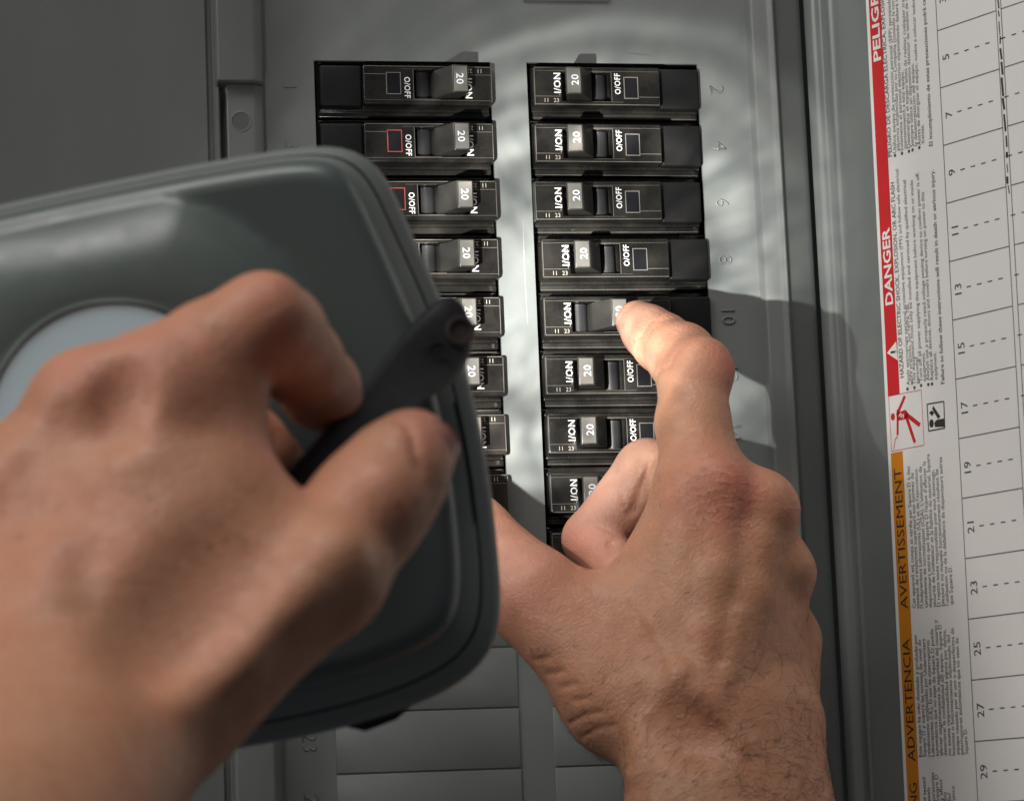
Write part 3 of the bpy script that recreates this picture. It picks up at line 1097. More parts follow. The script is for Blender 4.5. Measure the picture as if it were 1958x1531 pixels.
# groove pressed into the broad right flank of the flange
gr = [(868, 770), (884, 850), (897, 930), (908, 1000)]
vs = []
for i, q in enumerate(gr):
    a = on_lant(*q, 1.2)
    for sx in (-0.55, 0.55):
        vs.append(LP(a[0] + sx, a[1], 3.3))
mesh('flank_groove', vs, [(2 * i, 2 * i + 1, 2 * i + 3, 2 * i + 2) for i in range(3)], M_GROOVE, lantern)
# foot under the case
fa = [on_lant(*q) for q in ((640, 1392), (700, 1385), (760, 1362), (812, 1338))]
bm = bmesh.new()
dn = LU * -2.0
prev = None
for i, a in enumerate(fa):
    k = 1.0 if 0 < i < 3 else 0.15
    ring = [LP(a[0], a[1] + 1.5, t) for t in (-26, -2)]
    ring += [LP(a[0], a[1] + 1.5, -2) + dn * k * 1.6, LP(a[0], a[1] + 1.5, -26) + dn * k * 1.6]
    cur = [bm.verts.new(q) for q in ring]
    if prev:
        for j in range(4):
            bm.faces.new((prev[j], prev[(j + 1) % 4], cur[(j + 1) % 4], cur[j]))
    else:
        bm.faces.new(cur[::-1])
    prev = cur
bm.faces.new(prev)
from_bm('foot', bm, M_RUBBER, lantern)
# reflector bowl and lit lens inside the bezel
rf, prev = bmesh.new(), None
lc2 = on_lant(330, 830)
Rl = 47.0
LAMP_POS = LP(lc2[0], lc2[1], 5.0)             # the bulb, deep in the bowl
LAMP_AIM = W(1065, 555, 0)
for r_, t in ((Rl, -34.5), (44, -22), (38, -8), (28, 4), (16, 11), (4, 13)):
    cur = [rf.verts.new(LP(lc2[0] + r_ * math.cos(a), lc2[1] + r_ * math.sin(a), t)) for a in np.linspace(0, 6.2832, 49)[:-1]]
    if prev:
        for i in range(48):
            rf.faces.new((prev[i], prev[(i + 1) % 48], cur[(i + 1) % 48], cur[i]))
    prev = cur
rf.faces.new(prev)
from_bm('reflector', rf, M_REFL, lantern)
bm = bmesh.new()
inn = inset(13)
vo = [bm.verts.new(LP(a, b, -35.5)) for a, b in inn]
an2 = np.arctan2(*(inn - lc2).T[::-1])
vi = [bm.verts.new(LP(lc2[0] + Rl * math.cos(a), lc2[1] + Rl * math.sin(a), -34.6)) for a in an2]
for i in range(NO):
    bm.faces.new((vo[i], vo[(i + 1) % NO], vi[(i + 1) % NO], vi[i]))
from_bm('lens_surround', bm, M_LANT2, lantern)
bm = bmesh.new()
bm.faces.new([bm.verts.new(LP(lc2[0] + 5 * math.cos(a), lc2[1] + 5 * math.sin(a), 10)) for a in np.linspace(0, 6.2832, 25)[:-1]])
from_bm('bulb', bm, M_LENS, lantern)

# the lamp's beam
sp = bpy.data.lights.new('lantern_beam', 'SPOT')
sp.energy = 18.0
sp.color = (1.0, 0.965, 0.91)
sp.spot_size = math.radians(104)
sp.spot_blend = 0.35
sp.shadow_soft_size = 0.0022
sp_o = bpy.data.objects.new('lantern_beam', sp)
COL.objects.link(sp_o)
sp_o.parent = lantern
sp_o.location = Vector((LAMP_POS - root_off(lantern)) * S)
sp_o.rotation_euler = Vector(LAMP_AIM - LAMP_POS).to_track_quat('-Z', 'Y').to_euler()
sp.use_nodes = True
nt = sp.node_tree
g = N(nt)
em = [n for n in nt.nodes if n.type == 'EMISSION'][0]
nv = g('ShaderNodeTexCoord').outputs['Normal']
sx = g('ShaderNodeSeparateXYZ', {0: nv})
zz_ = g.math('MAXIMUM', g.math('ABSOLUTE', sx.outputs[2]), 0.05)
gx, gy = g.math('DIVIDE', sx.outputs[0], zz_), g.math('DIVIDE', sx.outputs[1], zz_)
rr = g.math('SQRT', g.math('ADD', g.math('MULTIPLY', gx, gx), g.math('MULTIPLY', gy, gy)))
xy = g('ShaderNodeCombineXYZ', {0: gx, 1: gy, 2: 0.0}).outputs[0]
wob = g.noise(xy, 4.5, 3, 0.5)
rw = g.math('ADD', rr, g.math('MULTIPLY', g.math('SUBTRACT', wob, 0.5), 0.06))
cr = g('ShaderNodeValToRGB', {0: rw})
els = cr.color_ramp.elements
els[0].position, els[0].color = 0.0, (1, 1, 1, 1)
els[1].position, els[1].color = 1.0, (0.0, 0.0, 0.0, 1)
for p_, v_ in ((0.05, .98), (0.085, .74), (0.115, .46), (0.14, .50), (0.165, .80), (0.185, .60), (0.205, .36), (0.22, .44), (0.235, .22), (0.25, .18), (0.262, .30), (0.275, .11), (0.31, .06), (0.42, .025), (0.55, .009), (0.8, .004)):
    e = els.new(p_)
    e.color = (v_, v_, v_, 1)
# streaks and rings thrown by the facets of the reflector
inv = g.math('DIVIDE', 1.0, g.math('MAXIMUM', rr, 0.02))
cs_, sn_ = g.math('MULTIPLY', gx, inv), g.math('MULTIPLY', gy, inv)
dirv = g('ShaderNodeCombineXYZ', {0: g.math('MULTIPLY', cs_, 6.0), 1: g.math('MULTIPLY', sn_, 6.0), 2: g.math('MULTIPLY', rr, 14.0)}).outputs[0]
rays_ = g.ramp(g.noise(dirv, 1.7, 2, 0.6, 0.3), 0.34, 0.66)
ringv = g('ShaderNodeCombineXYZ', {0: g.math('MULTIPLY', g.math('ADD', rr, g.math('MULTIPLY', wob, 0.05)), 46.0), 1: g.math('MULTIPLY', cs_, 0.7), 2: g.math('MULTIPLY', sn_, 0.7)}).outputs[0]
ring_ = g.ramp(g.noise(ringv, 1.0, 2, 0.5), 0.36, 0.64)
amt = g.ramp(rr, 0.02, 0.10)
s1 = g.math('ADD', g.math('MULTIPLY', g.math('SUBTRACT', rays_, 0.5), g.math('MULTIPLY', amt, g.math('SUBTRACT', 1.05, g.math('MULTIPLY', g.ramp(rr, 0.17, 0.24), 0.65)))), 1.0)
s2 = g.math('ADD', g.math('MULTIPLY', g.math('SUBTRACT', ring_, 0.5), g.math('MULTIPLY', amt, 0.5)), 1.0)
tot = g.math('MULTIPLY', cr.outputs[0], g.math('MULTIPLY', s1, s2))
nt.links.new(tot, em.inputs['Strength'])
nt.links.new(g.mix(g.math('MULTIPLY', rays_, 0.6), (0.90, 0.955, 1.0), (1.0, 0.965, 0.89)), em.inputs['Color'])

# handle: a strap from the pivot on the flank back through the fist
HS = [  # upper-left edge, lower-right edge, height, thickness
    ((862, 566), (888, 586), 250, 5), ((834, 574), (906, 628), 252, 6), ((810, 594), (902, 680), 254, 6.5), ((772, 636), (868, 736), 260, 6.5),
    ((732, 690), (806, 764), 270, 6), ((688, 748), (750, 808), 281, 6), ((634, 808), (696, 868), 291, 7), ((570, 876), (636, 942), 298, 8),
    ((512, 938), (580, 1004), 300, 9), ((400, 1040), (480, 1110), 302, 10), ((220, 1120), (300, 1210), 296, 10), ((0, 1130), (20, 1230), 288, 10),
    ((-250, 1080), (-230, 1190), 268, 8), ((-470, 1010), (-440, 1110), 240, 6)]
bm = bmesh.new()
prev = None
for (a, b, h, t) in HS:
    A, B = W(*a, h), W(*b, h)
    q = [A, A + (B - A) * 0.12 + np.array([0, -t * 0.30, 0]), A + (B - A) * 0.88 + np.array([0, -t * 0.30, 0]), B,
         B + np.array([0, t, 0]), A + np.array([0, t, 0])]
    cur = [bm.verts.new(x) for x in q]
    if prev:
        for j in range(6):
            bm.faces.new((prev[j], prev[(j + 1) % 6], cur[(j + 1) % 6], cur[j]))
    else:
        bm.faces.new(cur[::-1])
    prev = cur
bm.faces.new(prev)
bmesh.ops.subdivide_edges(bm, edges=bm.edges[:], cuts=2, use_grid_fill=True)
for _ in range(3):
    bmesh.ops.smooth_vert(bm, verts=bm.verts[:], factor=0.4, use_axis_x=True, use_axis_y=True, use_axis_z=True)
handle = from_bm('handle', bm, M_RUBBER, lantern, angle=60)
tag(handle, 'black plastic handle strap with a screw at its pivot')


def disc_at(px, py, h, r, name, m, parent, depth=0.8, r2=None):
    c = W(px, py, h)
    bm = bmesh.new()
    prev = None
    for rr_, hh in ((r, 0.0), (r * 0.96, -0.5), (r * 0.72, -0.55), (r * 0.66, depth)):
        cur = [bm.verts.new(c + np.array([rr_ * math.cos(a), hh, rr_ * math.sin(a)])) for a in np.linspace(0, 6.2832, 29)[:-1]]
        if prev:
            for i in range(28):
                bm.faces.new((prev[i], prev[(i + 1) % 28], cur[(i + 1) % 28], cur[i]))
        prev = cur
    bm.faces.new(prev)
    return from_bm(name, bm, m, parent)


disc_at(880, 632, 257.6, 3.6, 'pivot_screw', M_SCREW, handle, 0.15)
disc_at(836, 672, 261.0, 2.6, 'pivot_boss', M_RUBBER, handle, -0.3)


# ------------------------------------------------------------------ hands: one implicit surface each
class Field:
    def __init__(s):
        s.pr = []

    def cone(s, grp, a, b, ra, rb, k):
        s.pr.append((grp, np.asarray(a, np.float32), np.asarray(b, np.float32), float(ra), float(rb), float(k)))

    def chain(s, grp, pts, k=3.0):
        for (p, r), (q, t) in zip(pts, pts[1:]):
            s.cone(grp, p, q, r, t, k)


def prim(p, a, b, ra, rb):
    ba = b - a
    L2 = float(ba @ ba) + 1e-6
    t = np.clip((p - a) @ ba / L2, 0, 1)
    d = np.linalg.norm(p - a - t[:, None] * ba, axis=1)
    return d - (ra + (rb - ra) * t)


def smin(a, b, k):
    h = np.clip(0.5 + 0.5 * (b - a) / k, 0, 1)
    return b * (1 - h) + a * h - k * h * (1 - h)


class Hand:
    """groups are blended on their own; 'palm' takes in the root of each finger softly"""
    def __init__(s):
        s.groups = {}
        s.order = []
        s.grooves = []
        s.bumps = []
        s.kroot = {}

    def add(s, grp, pts, k=3.0, kroot=6.0):
        if grp not in s.groups:
            s.groups[grp] = []
            s.order.append(grp)
            s.kroot[grp] = kroot
        for (p, r), (q, t) in zip(pts, pts[1:]):
            s.groups[grp].append((np.asarray(p, float), np.asarray(q, float), r, t, k))

    def eval(s, p):
        palm = None
        for (a, b, ra, rb, k) in s.groups['palm']:
            d = prim(p, a, b, ra, rb)
            palm = d if palm is None else smin(palm, d, k)
        soft, out = palm, []
        for gname in s.order:
            if gname == 'palm':
                continue
            f = None
            for i, (a, b, ra, rb, k) in enumerate(s.groups[gname]):
                d = prim(p, a, b, ra, rb)
                f = d if f is None else smin(f, d, k)
                if i == 0:
                    soft = smin(soft, d, s.kroot[gname])
            out.append(f)
        tot = soft
        for f in out:
            tot = smin(tot, f, 0.9)
        for (a, b, r, k) in s.bumps:
            tot = smin(tot, prim(p, a, b, r, r), k)
        for (a, b, r, k) in s.grooves:
            tot = -smin(-tot, prim(p, a, b, r, r), k)
        return tot

    def surf(s, px, py, h0, h1):
        """height at which the ray through a pixel first meets the skin"""
        hs = np.linspace(h1, h0, 400)
        pts = np.array([W(px, py, h) for h in hs])
        d = s.eval(pts)
        i = np.argmax(d < 0)
        return hs[i] if d[i] < 0 else None

    def line(s, kind, pix, h0, h1, r, k, lift):
        q = []
        for x, y in pix:
            h = s.surf(x, y, h0, h1)
            if h is not None:
                q.append(W(x, y, h + lift))
        for a, b in zip(q, q[1:]):
            (s.grooves if kind == 'groove' else s.bumps).append((a, b, r, k))

    def polygonise(s, step, pad=4.0):
        allp = np.array([q for gname in s.order for pr in s.groups[gname] for q in (pr[0] - max(pr[2], pr[3]), pr[0] + max(pr[2], pr[3]), pr[1] - max(pr[2], pr[3]), pr[1] + max(pr[2], pr[3]))])
        lo, hi = allp.min(0) - pad, allp.max(0) + pad
        if getattr(s, 'clip', None):
            lo, hi = np.maximum(lo, s.clip[0]), np.minimum(hi, s.clip[1])
        B = 12
        nb = np.ceil((hi - lo) / (step * B)).astype(int)
        n = nb * B + 1
        Fd = np.full(n, 1.0, np.float32)
        cs = [lo[i] + (np.arange(nb[i]) + 0.5) * B * step for i in range(3)]
        cg = np.stack(np.meshgrid(*cs, indexing='ij'), -1).reshape(-1, 3)
        dc = s.eval(cg)
        idx = np.stack(np.meshgrid(*[np.arange(k) for k in nb], indexing='ij'), -1).reshape(-1, 3)
        reach = B * step * 0.87 + 3.0
        loc = np.stack(np.meshgrid(*[np.arange(B + 1)] * 3, indexing='ij'), -1).reshape(-1, 3) * step
        for d, ijk in zip(dc, idx):
            sl = tuple(slice(k * B, k * B + B + 1) for k in ijk)
            if d < -reach:
                Fd[sl] = -1.0
        near = [ijk for d, ijk in zip(dc, idx) if abs(d) <= reach]
        for c0 in range(0, len(near), 24):
            ch = near[c0:c0 + 24]
            pts = np.concatenate([lo + ijk * B * step + loc for ijk in ch])
            v = s.eval(pts).astype(np.float32).reshape(len(ch), B + 1, B + 1, B + 1)
            for q, ijk in zip(v, ch):
                Fd[tuple(slice(k * B, k * B + B + 1) for k in ijk)] = q
        # naive surface nets
        ins = Fd < 0
        cnt = np.zeros(n - 1, np.int8)
        for dx in (0, 1):
            for dy in (0, 1):
                for dz in (0, 1):
                    cnt += ins[dx:n[0] - 1 + dx, dy:n[1] - 1 + dy, dz:n[2] - 1 + dz]
        act = (cnt > 0) & (cnt < 8)
        cells = np.argwhere(act)
        vid = np.full(n - 1, -1, np.int32)
        vid[act] = np.arange(len(cells))
        acc, num = np.zeros((len(cells), 3)), np.zeros(len(cells))
        corners = [(x, y, z) for x in (0, 1) for y in (0, 1) for z in (0, 1)]
        val = {c: Fd[cells[:, 0] + c[0], cells[:, 1] + c[1], cells[:, 2] + c[2]] for c in corners}
        for c in corners:
            for ax in range(3):
                if c[ax] == 0:
                    e = list(c)
                    e[ax] = 1
                    e = tuple(e)
                    a, b = val[c], val[e]
                    cr_ = (a < 0) != (b < 0)
                    t = np.where(cr_, a / np.where(a == b, 1, a - b), 0)
                    pt = np.tile(np.array(c, float), (len(cells), 1))
                    pt[:, ax] += t
                    acc[cr_] += pt[cr_]
                    num[cr_] += 1
        verts = lo + (cells + acc / num[:, None]) * step
        faces = []
        for ax in range(3):
            a1, a2 = [(1, 2), (2, 0), (0, 1)][ax]
            s0 = [slice(None)] * 3
            s1 = [slice(None)] * 3
            s0[ax], s1[ax] = slice(0, -1), slice(1, None)
            x = ins[tuple(s0)] != ins[tuple(s1)]
            e = np.argwhere(x)
            ok = (e[:, a1] > 0) & (e[:, a2] > 0) & (e[:, a1] < n[a1] - 1) & (e[:, a2] < n[a2] - 1)
            e = e[ok]
            flip = ins[tuple(s0)][tuple(e.T)]
            q = []
            for d1, d2 in ((0, 0), (1, 0), (1, 1), (0, 1)):
                c_ = e.copy()
                c_[:, a1] -= d1
                c_[:, a2] -= d2
                q.append(vid[tuple(c_.T)])
            q = np.stack(q, 1)
            q[~flip] = q[~flip][:, ::-1]
            q = q[(q >= 0).all(1)]
            faces.append(q[:, ::-1])
        faces = np.concatenate(faces)
        # light smoothing takes the voxel steps out
        ed = np.concatenate([faces[:, [0, 1]], faces[:, [1, 2]], faces[:, [2, 3]], faces[:, [3, 0]]])
        for lam in (0.5, -0.34, 0.5, -0.34):
            sm, dg_ = np.zeros_like(verts), np.zeros(len(verts))
            for i, j in ((0, 1), (1, 0)):
                np.add.at(sm, ed[:, i], verts[ed[:, j]])
                np.add.at(dg_, ed[:, i], 1)
            verts = verts + lam * (sm / np.maximum(dg_, 1)[:, None] - verts)
        return verts, faces


def hand_object(hand, name, m, label_, step, spots, base_pt, pales=()):
    v, f = hand.polygonise(step)
    root = thing(name, label_, 'hand', base_pt)
    me = bpy.data.meshes.new('skin')
    off = root_off(root)
    vv = ((v - off) * S).astype(np.float32)
    me.vertices.add(len(vv))
    me.vertices.foreach_set('co', vv.ravel())
    me.loops.add(f.size)
    me.loops.foreach_set('vertex_index', f.ravel().astype(np.int32))
    me.polygons.add(len(f))
    me.polygons.foreach_set('loop_start', (np.arange(len(f)) * 4).astype(np.int32))
    me.polygons.foreach_set('loop_total', np.full(len(f), 4, np.int32))
    me.polygons.foreach_set('use_smooth', np.ones(len(f), bool))
    me.update(calc_edges=True)
    me.validate()
    red, wr, wave, wsum, pale = [np.zeros(len(v)) for _ in range(5)]
    for c_, r_, rd_, wk, dr in spots:
        w_ = np.exp(-((np.linalg.norm(v - c_, axis=1) / r_) ** 2))
        red = np.maximum(red, w_ * rd_)
        if wk:
            wave += w_ * (v @ (np.asarray(dr) / np.linalg.norm(dr)))
            wsum += w_
            wr = np.maximum(wr, w_ * wk)
    for c_, r_, a_ in pales:
        pale = np.maximum(pale, a_ * np.exp(-((np.linalg.norm(v - c_, axis=1) / r_) ** 2)))
    for nm, arr in (('red', red), ('wrinkle', wr), ('wave', wave / np.maximum(wsum, 1e-6)), ('pale', pale)):
        at = me.attributes.new(nm, 'FLOAT', 'POINT')
        at.data.foreach_set('value', arr.astype(np.float32))
    me.materials.append(m)
    o = bpy.data.objects.new('skin', me)
    link(o, root)
    return root, v, f


def nail(parent, a, b, dors, r, L, w_ang, m, back=0.35, lift=0.25):
    """curved plate over the end of a finger; a -> b runs to the tip"""
    a, b, dors = [np.asarray(q, float) for q in (a, b, dors)]
    t = (b - a) / np.linalg.norm(b - a)
    dors = dors - t * (dors @ t)
    dors /= np.linalg.norm(dors)
    side = np.cross(t, dors)
    nu, nv_ = 13, 15
    top, bot = [], []
    for i in range(nu):
        u = i / (nu - 1)
        for j in range(nv_):
            w_ = 2 * j / (nv_ - 1) - 1
            uu = u
            edge = math.sqrt(max(0.0, 1 - abs(w_) ** 2.4))
            along = -back * L + L * (0.12 * (1 - edge) + u * (0.80 + 0.20 * edge - 0.12 * (1 - edge)))
            th_ = w_ * w_ang
            fall = 1.5 * (u ** 2.0)
            rr_ = r + lift - fall
            p = b + t * along + dors * rr_ * math.cos(th_) + side * rr_ * math.sin(th_) * (1 - 0.10 * u ** 3)
            top.append(p)
            bot.append(p - dors * 0.6)
    V = top + bot
    F = []
    nn = nu * nv_
    for i in range(nu - 1):
        for j in range(nv_ - 1):
            q = [i * nv_ + j, i * nv_ + j + 1, (i + 1) * nv_ + j + 1, (i + 1) * nv_ + j]
            F += [tuple(q), tuple(k + nn for k in q[::-1])]
    rim = [j for j in range(nv_)] + [i * nv_ + nv_ - 1 for i in range(1, nu)] + [(nu - 1) * nv_ + j for j in range(nv_ - 2, -1, -1)] + [i * nv_ for i in range(nu - 2, 0, -1)]
    for x, y in zip(rim, rim[1:] + rim[:1]):
        F.append((x, y, y + nn, x + nn))
    return mesh('fingernail', V, F, m, parent, smooth=True)


# ---- the hand that presses the breaker
Hr = Hand()
MCPi, MCPm, MCPr, MCPp = W(1348, 935, 76), W(1445, 975, 76), W(1478, 1090, 68), W(1500, 1225, 56)
palm = [
    ((MCPi, 12.2), (W(1300, 1330, 80), 14.0)), ((MCPm, 12.0), (W(1365, 1340, 82), 14.5)),
    ((MCPr, 11.6), (W(1430, 1350, 78), 14.0)), ((MCPp, 10.8), (W(1480, 1380, 72), 13.0)),
    ((W(1325, 960, 72), 11.0), (W(1205, 1190, 66), 13.0)), ((W(1205, 1190, 66), 13.0), (W(1190, 1330, 70), 15.5)),
    ((W(1300, 1150, 62), 18.0), (W(1420, 1150, 58), 16.0)), ((W(1280, 1280, 66), 18.0), (W(1430, 1290, 62), 16.0)),
    ((W(1310, 1390, 84), 17.0), (W(1322, 1760, 104), 20.0)), ((W(1470, 1400, 78), 15.5), (W(1515, 1760, 100), 18.0)),
    ((W(1400, 1390, 82), 17.0), (W(1420, 1760, 104), 21.0)),
    ((W(1415, 1740, 102), 23.0), (W(1490, 2500, 190), 36.0)), ((W(1415, 1740, 106), 23.0), (W(1440, 2500, 200), 36.0)),
]
for a, b in palm:
    Hr.add('palm', [a, b], k=9.0)
Hr.add('palm', [(W(1190, 1330, 70), 15.5), (W(1320, 1420, 84), 16.0)], k=9.0)
Hr.add('thumb', [(W(1190, 1325, 70), 15.0), (W(1020, 1140, 60), 14.2), (W(905, 1020, 48), 11.0), (W(838, 940, 42), 9.0)], k=4.0, kroot=10.0)
Hr.add('palm', [(W(1205, 1180, 64), 11.0), (W(1080, 1170, 60), 10.5)], k=7.0)
I_TIP, I_DIP, I_PIP = W(1218, 615, 25.5), W(1266, 655, 38), W(1325, 708, 60)
Hr.add('index', [(MCPi, 12.0), (W(1325, 810, 68), 11.0), (W(1326, 728, 63), 10.4), (W(1304, 683, 52), 10.3), (I_DIP, 9.0), (W(1240, 634, 31), 8.0), (I_TIP, 6.7)], k=3.0, kroot=7.0)
Hr.add('index', [(W(1334, 704, 62), 9.0), (W(1322, 714, 60), 9.4)], k=3.0)
Hr.add('middle', [(MCPm, 11.5), (W(1238, 902, 46), 9.9), (W(1130, 1030, 40), 8.6), (W(1185, 1092, 54), 7.8)], k=2.0, kroot=4.0)
Hr.add('ring', [(MCPr, 11.0), (W(1300, 1000, 40), 9.4), (W(1215, 1095, 36), 8.2), (W(1275, 1145, 46), 7.5)], k=2.0, kroot=4.0)
Hr.add('little', [(MCPp, 10.0), (W(1375, 1095, 38), 8.2), (W(1305, 1155, 34), 7.2), (W(1345, 1195, 42), 6.8)], k=2.0, kroot=4.0)
Hr.clip = (np.array([-400, -400, W(1450, 2420, 180)[2]]), np.array([400, 400, 400]))
# knuckles, tendons, veins, folds
kb = lambda px, py, r, k=5, lift=-6: Hr.bumps.append((W(px, py, Hr.surf(px, py, 20, 130) + lift), W(px + 6, py + 10, Hr.surf(px + 6, py + 10, 20, 130) + lift), r, k))
kb(1378, 930, 7.5)
kb(1468, 965, 7.5)
kb(1508, 1085, 7)
kb(1352, 694, 6.5, 5, -7.4)
Hr.line('bump', [(1380, 1000), (1372, 1100), (1352, 1220), (1335, 1330)], 20, 130, 2.2, 8, -3.2)
Hr.line('bump', [(1455, 1040), (1440, 1140), (1415, 1260)], 20, 130, 2.1, 8, -3.3)
Hr.line('bump', [(1210, 1130), (1255, 1190), (1300, 1290), (1365, 1370), (1420, 1430)], 20, 130, 1.5, 5, -2.0)
Hr.line('bump', [(1410, 1180), (1390, 1290), (1345, 1370)], 20, 130, 1.4, 4.5, -1.95)
Hr.line('bump', [(1300, 1290), (1240, 1370), (1215, 1480)], 20, 130, 1.7, 5.0, -2.1)
Hr.line('groove', [(1240, 1350), (1300, 1385), (1345, 1400)], 20, 130, 7.0, 8, 5.0)
Hr.line('groove', [(1245, 880), (1212, 975), (1168, 1038), (1128, 1088)], 20, 110, 0.7, 2.0, 0.2)
Hr.line('groove', [(1112, 995), (1140, 1003), (1172, 1018)], 20, 110, 0.32, 0.7, 0.1)
Hr.line('groove', [(1186, 925), (1190, 955), (1203, 985)], 20, 110, 0.28, 0.7, 0.12)
Hr.line('groove', [(1203, 660), (1228, 642), (1246, 612)], 20, 110, 0.30, 0.8, 0.12)
Hr.line('groove', [(1254, 716), (1280, 700), (1300, 664)], 20, 110, 0.35, 1.0, 0.15)
for k in range(6):                             # folds at the root of the thumb
    x, y = 985 + 25 * k, 1276 + 26 * k
    Hr.line('groove', [(x, y + 4), (x + 34, y - 14), (x + 66, y - 20)], 10, 120, 0.30, 1.3, 0.25)
UPD = np.array([0, 0.1, 1.0])
spots = [(W(1382, 940, 88), 15, 1.0, 0.8, UPD), (W(1500, 985, 84), 14, 0.45, 0.5, UPD), (W(1378, 692, 68), 11, 0.75, 0.9, W(1266, 655, 38) - W(1325, 800, 68)),
         (W(1545, 1090, 74), 12, 0.4, 0.4, UPD), (W(1208, 612, 28), 11, 0.35, 0.0, UPD), (W(1100, 1050, 44), 16, 0.50, 0.0, UPD), (W(1010, 1060, 60), 24, 0.45, 0.3, (1, 0, 1)),
         (W(1000, 1180, 70), 26, 0.35, 0.35, (1, 0, 0.6)), (W(1330, 1380, 96), 16, 0.30, 0.25, UPD), (W(1330, 1300, 92), 30, 0.10, 0.4, UPD), (W(1180, 1440, 84), 30, 0.05, 0.45, (0.5, 0, 1)),
         (W(1265, 640, 46), 9, 0.2, 0.5, W(1266, 655, 38) - W(1325, 708, 60)), (W(1405, 870, 84), 12, 0.35, 0.6, UPD)]
pales = [(W(1215, 640, 30), 15, 0.8), (W(1150, 960, 44), 26, 0.85), (W(1270, 720, 55), 20, 0.45), (W(1000, 1060, 60), 26, 0.55), (W(1240, 870, 48), 20, 0.7)]
hand_r, Vr, Fr = hand_object(Hr, 'hand', M_SKIN_R, 'bare hand pressing a breaker toggle with its bent index finger, other fingers curled under', 0.75, spots, W(1450, 2420, 180), pales)
dI = np.cross(I_TIP - I_DIP, np.cross(I_TIP - I_DIP, W(1325, 810, 68) - I_PIP))
nail(hand_r, I_DIP, I_TIP, np.array([0.55, 0.25, 0.8]), 6.6, 11.5, 0.95, M_NAIL, back=0.75)

# hairs on the wrist and the back of the hand
rng = np.random.default_rng(3)
tri = Vr[Fr]
nrm = np.cross(tri[:, 1] - tri[:, 0], tri[:, 2] - tri[:, 0])
nrm /= np.maximum(np.linalg.norm(nrm, axis=1), 1e-9)[:, None]
ctr = tri.mean(1)
if ((nrm * (ctr - ctr.mean(0))).sum() < 0):
    nrm = -nrm
dcam = (ctr - CAM)
zz1 = dcam @ CF
PX, PY = PW / 2 + FPX * (dcam @ CR) / zz1, PH / 2 - FPX * (dcam @ CU) / zz1
facing = -(nrm * dcam).sum(1) / np.linalg.norm(dcam, axis=1)
wgt = np.clip((PY - 1180) / 260, 0, 1) ** 1.5 * (facing > -0.25) * (0.35 + np.clip((PX - 1250) / 300, 0, 1)) + 0.05 * ((PY > 960) & (PX > 1180) & (facing > 0))
wgt = wgt * np.clip((1640 - PY) / 60, 0.03, 1)
idx = rng.choice(len(ctr), 780, p=wgt / wgt.sum())
HV, HF = [], []
for i in idx:
    n_, p_ = nrm[i], ctr[i]
    d_ = np.array([0.55 + 0.5 * rng.normal(), 0, 0.25 + 0.55 * rng.normal()])
    d_ = d_ - n_ * (d_ @ n_)
    d_ /= np.linalg.norm(d_) + 1e-9
    L = rng.uniform(4, 10) if PY[i] > 1250 else rng.uniform(2.5, 5)
    cv = np.cross(n_, d_) * rng.normal() * 0.35
    wd = np.cross(d_, n_)
    ring0 = len(HV)
    for t in (0, 0.33, 0.66, 1.0):
        q = p_ - n_ * 0.2 + d_ * L * t + n_ * (0.9 * math.sin(t * 2.2)) + cv * L * t * t
        w_ = 0.055 * (1 - 0.75 * t)
        HV += [q + wd * w_, q - wd * w_ * 0.5 + n_ * w_ * 0.87, q - wd * w_ * 0.5 - n_ * w_ * 0.87]
    for j in range(3):
        for k in range(3):
            a_, b_ = ring0 + 3 * j + k, ring0 + 3 * j + (k + 1) % 3
            HF.append((a_, b_, b_ + 3, a_ + 3))
tag(mesh('arm_hair', HV, HF, M_HAIR, hand_r), kind='stuff')

# ---- the hand that holds the lantern
Hl = Hand()
mi, mm_, mr, ml = W(296, 764, 312), W(168, 788, 308), W(25, 935, 300), W(-90, 1060, 292)
wr = [W(150, 1330, 336), W(60, 1330, 336), W(-20, 1340, 332), W(-90, 1350, 326)]
for a, b, r0, r1 in ((mi, wr[0], 12.3, 15), (mm_, wr[1], 12, 15), (mr, wr[2], 11.6, 14.5), (ml, wr[3], 10.5, 13)):
    Hl.add('palm', [(a, r0), (b, r1)], k=9.0)
for a, b, r0, r1 in ((W(372, 790, 311), W(400, 960, 315), 11.5, 12.5), (W(400, 960, 315), W(520, 1092, 318), 12.5, 12.5),
                     (W(205, 925, 303), W(300, 1150, 312), 17, 18), (W(65, 1000, 298), W(120, 1200, 310), 17, 18),
                     (W(400, 1000, 314), W(300, 1250, 328), 13, 16),
                     (W(335, 900, 309), W(275, 1160, 320), 14, 19), (W(190, 890, 304), W(190, 1150, 318), 15, 18), (W(335, 900, 314), W(300, 1190, 329), 13, 18.5), (W(420, 1010, 318), W(330, 1230, 330), 13, 17), (W(320, 778, 313), W(400, 764, 312), 11.6, 10.4), (W(228, 830, 311), W(240, 930, 317), 11.5, 13.5), (W(105, 915, 305), W(125, 1010, 313), 11.0, 13.5),
                     (wr[0], W(-120, 1800, 400), 18, 24), (W(40, 1330, 330), W(-260, 1750, 390), 20, 26), (W(260, 1360, 334), W(20, 1720, 385), 17, 22),
                     (W(-120, 1750, 392), W(-520, 2350, 500), 28, 36)):
    Hl.add('palm', [(a, r0), (b, r1)], k=10.0)
Hl.add('thumb', [(W(310, 1318, 334), 16.5), (W(612, 1092, 322), 13.6), (W(698, 978, 316), 12.2), (W(734, 934, 314), 11.3), (W(766, 892, 312), 10.2), (W(790, 860, 310), 8.7)], k=4.0, kroot=10.0)
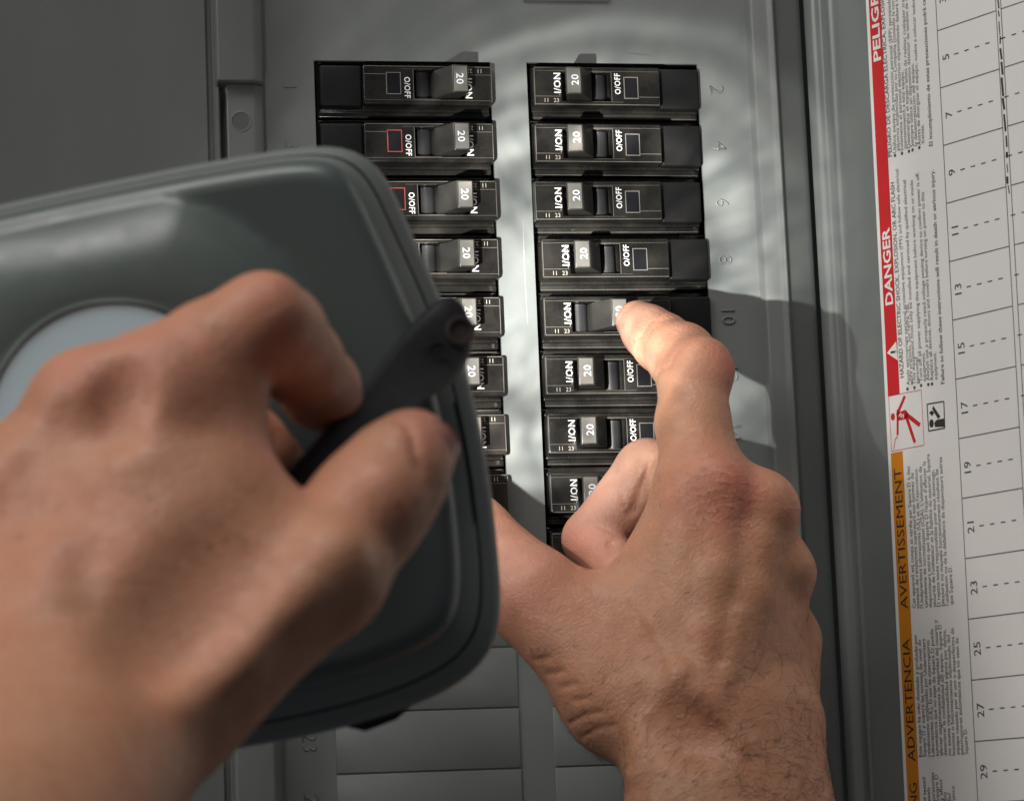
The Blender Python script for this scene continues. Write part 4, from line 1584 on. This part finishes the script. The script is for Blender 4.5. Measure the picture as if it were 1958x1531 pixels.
Hl.add('index', [(mi, 12.2), (W(405, 680, 314), 11.4), (W(498, 628, 313), 11.0), (W(530, 640, 308), 10.4), (W(572, 690, 298), 9.2), (W(612, 742, 286), 8.6), (W(626, 764, 281), 7.8)], k=3.0, kroot=7.0)
Hl.add('middle', [(mm_, 11.8), (W(365, 775, 288), 10), (W(470, 852, 272), 9.0), (W(518, 890, 275), 8.0)], k=2.5, kroot=5.0)
Hl.add('ring', [(mr, 11.4), (W(240, 885, 282), 9.6), (W(345, 965, 270), 8.4), (W(400, 990, 274), 7.6)], k=2.5, kroot=5.0)
Hl.add('little', [(ml, 10.2), (W(110, 1020, 274), 8.6), (W(215, 1070, 266), 7.4), (W(260, 1085, 270), 6.8)], k=2.5, kroot=5.0)
Hl.clip = (np.array([-420, -620, W(-400, 2250, 480)[2]]), np.array([400, 400, 400]))
hl = lambda px, py: Hl.surf(px, py, 250, 420)


def lb(px, py, r, k=6, lift=-6):
    h = hl(px, py)
    Hl.bumps.append((W(px, py, h + lift), W(px + 5, py + 8, h + lift), r, k))


lb(300, 742, 8.0, 9, -8.0)
lb(168, 762, 8.5, 8, -7.8)
lb(42, 912, 8.0, 9, -7.6)
lb(510, 590, 7.2, 4, -6)
lb(722, 955, 6.0, 6, -6.6)
lb(630, 1105, 7.0, 8, -6.5)
Hl.line('bump', [(140, 790), (115, 950), (90, 1150)], 250, 420, 2.4, 9, -3.5)
Hl.line('bump', [(640, 1060), (560, 1140), (430, 1240), (330, 1330)], 250, 420, 3.0, 9, -3.0)
Hl.line('groove', [(430, 1050), (380, 1130), (330, 1190)], 250, 420, 9.0, 14, 9.6)
Hl.line('groove', [(102, 815), (80, 930)], 250, 420, 6.0, 9, 5.2)
Hl.line('groove', [(236, 706), (230, 750), (220, 810)], 250, 420, 4.0, 6, 3.5)
Hl.line('groove', [(755, 800), (780, 812), (792, 850), (800, 900)], 250, 420, 0.5, 1.4, 0.1)
spl = [(W(250, 1000, 338), 30, 0.25, 0.15, (0.3, 0, 1)), (W(90, 1050, 332), 26, 0.3, 0.1, (0.3, 0, 1)), (W(420, 1180, 335), 24, 0.3, 0.1, (0.3, 0, 1)), (W(290, 680, 325), 15, 0.6, 0.25, (0.3, 0, 1)), (W(155, 715, 322), 15, 0.55, 0.25, (0.3, 0, 1)), (W(520, 580, 322), 15, 0.5, 0.35, (1, 0, 0.2)),
       (W(730, 930, 326), 14, 0.3, 0.5, (0.6, 0, 1)), (W(820, 850, 318), 11, 0.55, 0, UPD), (W(640, 740, 290), 20, 0.4, 0, UPD), (W(490, 900, 315), 14, 0.6, 0, UPD),
       (W(500, 1150, 330), 40, 0.10, 0.3, (1, 0, 0.7)), (W(200, 1300, 345), 40, 0.15, 0.4, (-0.4, 0, 1)), (W(520, 880, 280), 16, 0.35, 0, UPD)]
hand_l, Vl, Fl = hand_object(Hl, 'hand', M_SKIN_L, 'bare hand gripping the black handle of the grey lantern, thumb along the strap', 1.0, spl, W(-400, 2250, 480))
nail(hand_l, W(734, 932, 314), W(790, 860, 310), CR * 0.78 - CF * 0.62 - CU * 0.1, 9.7, 15.0, 0.92, M_NAIL, back=0.62, lift=0.5)
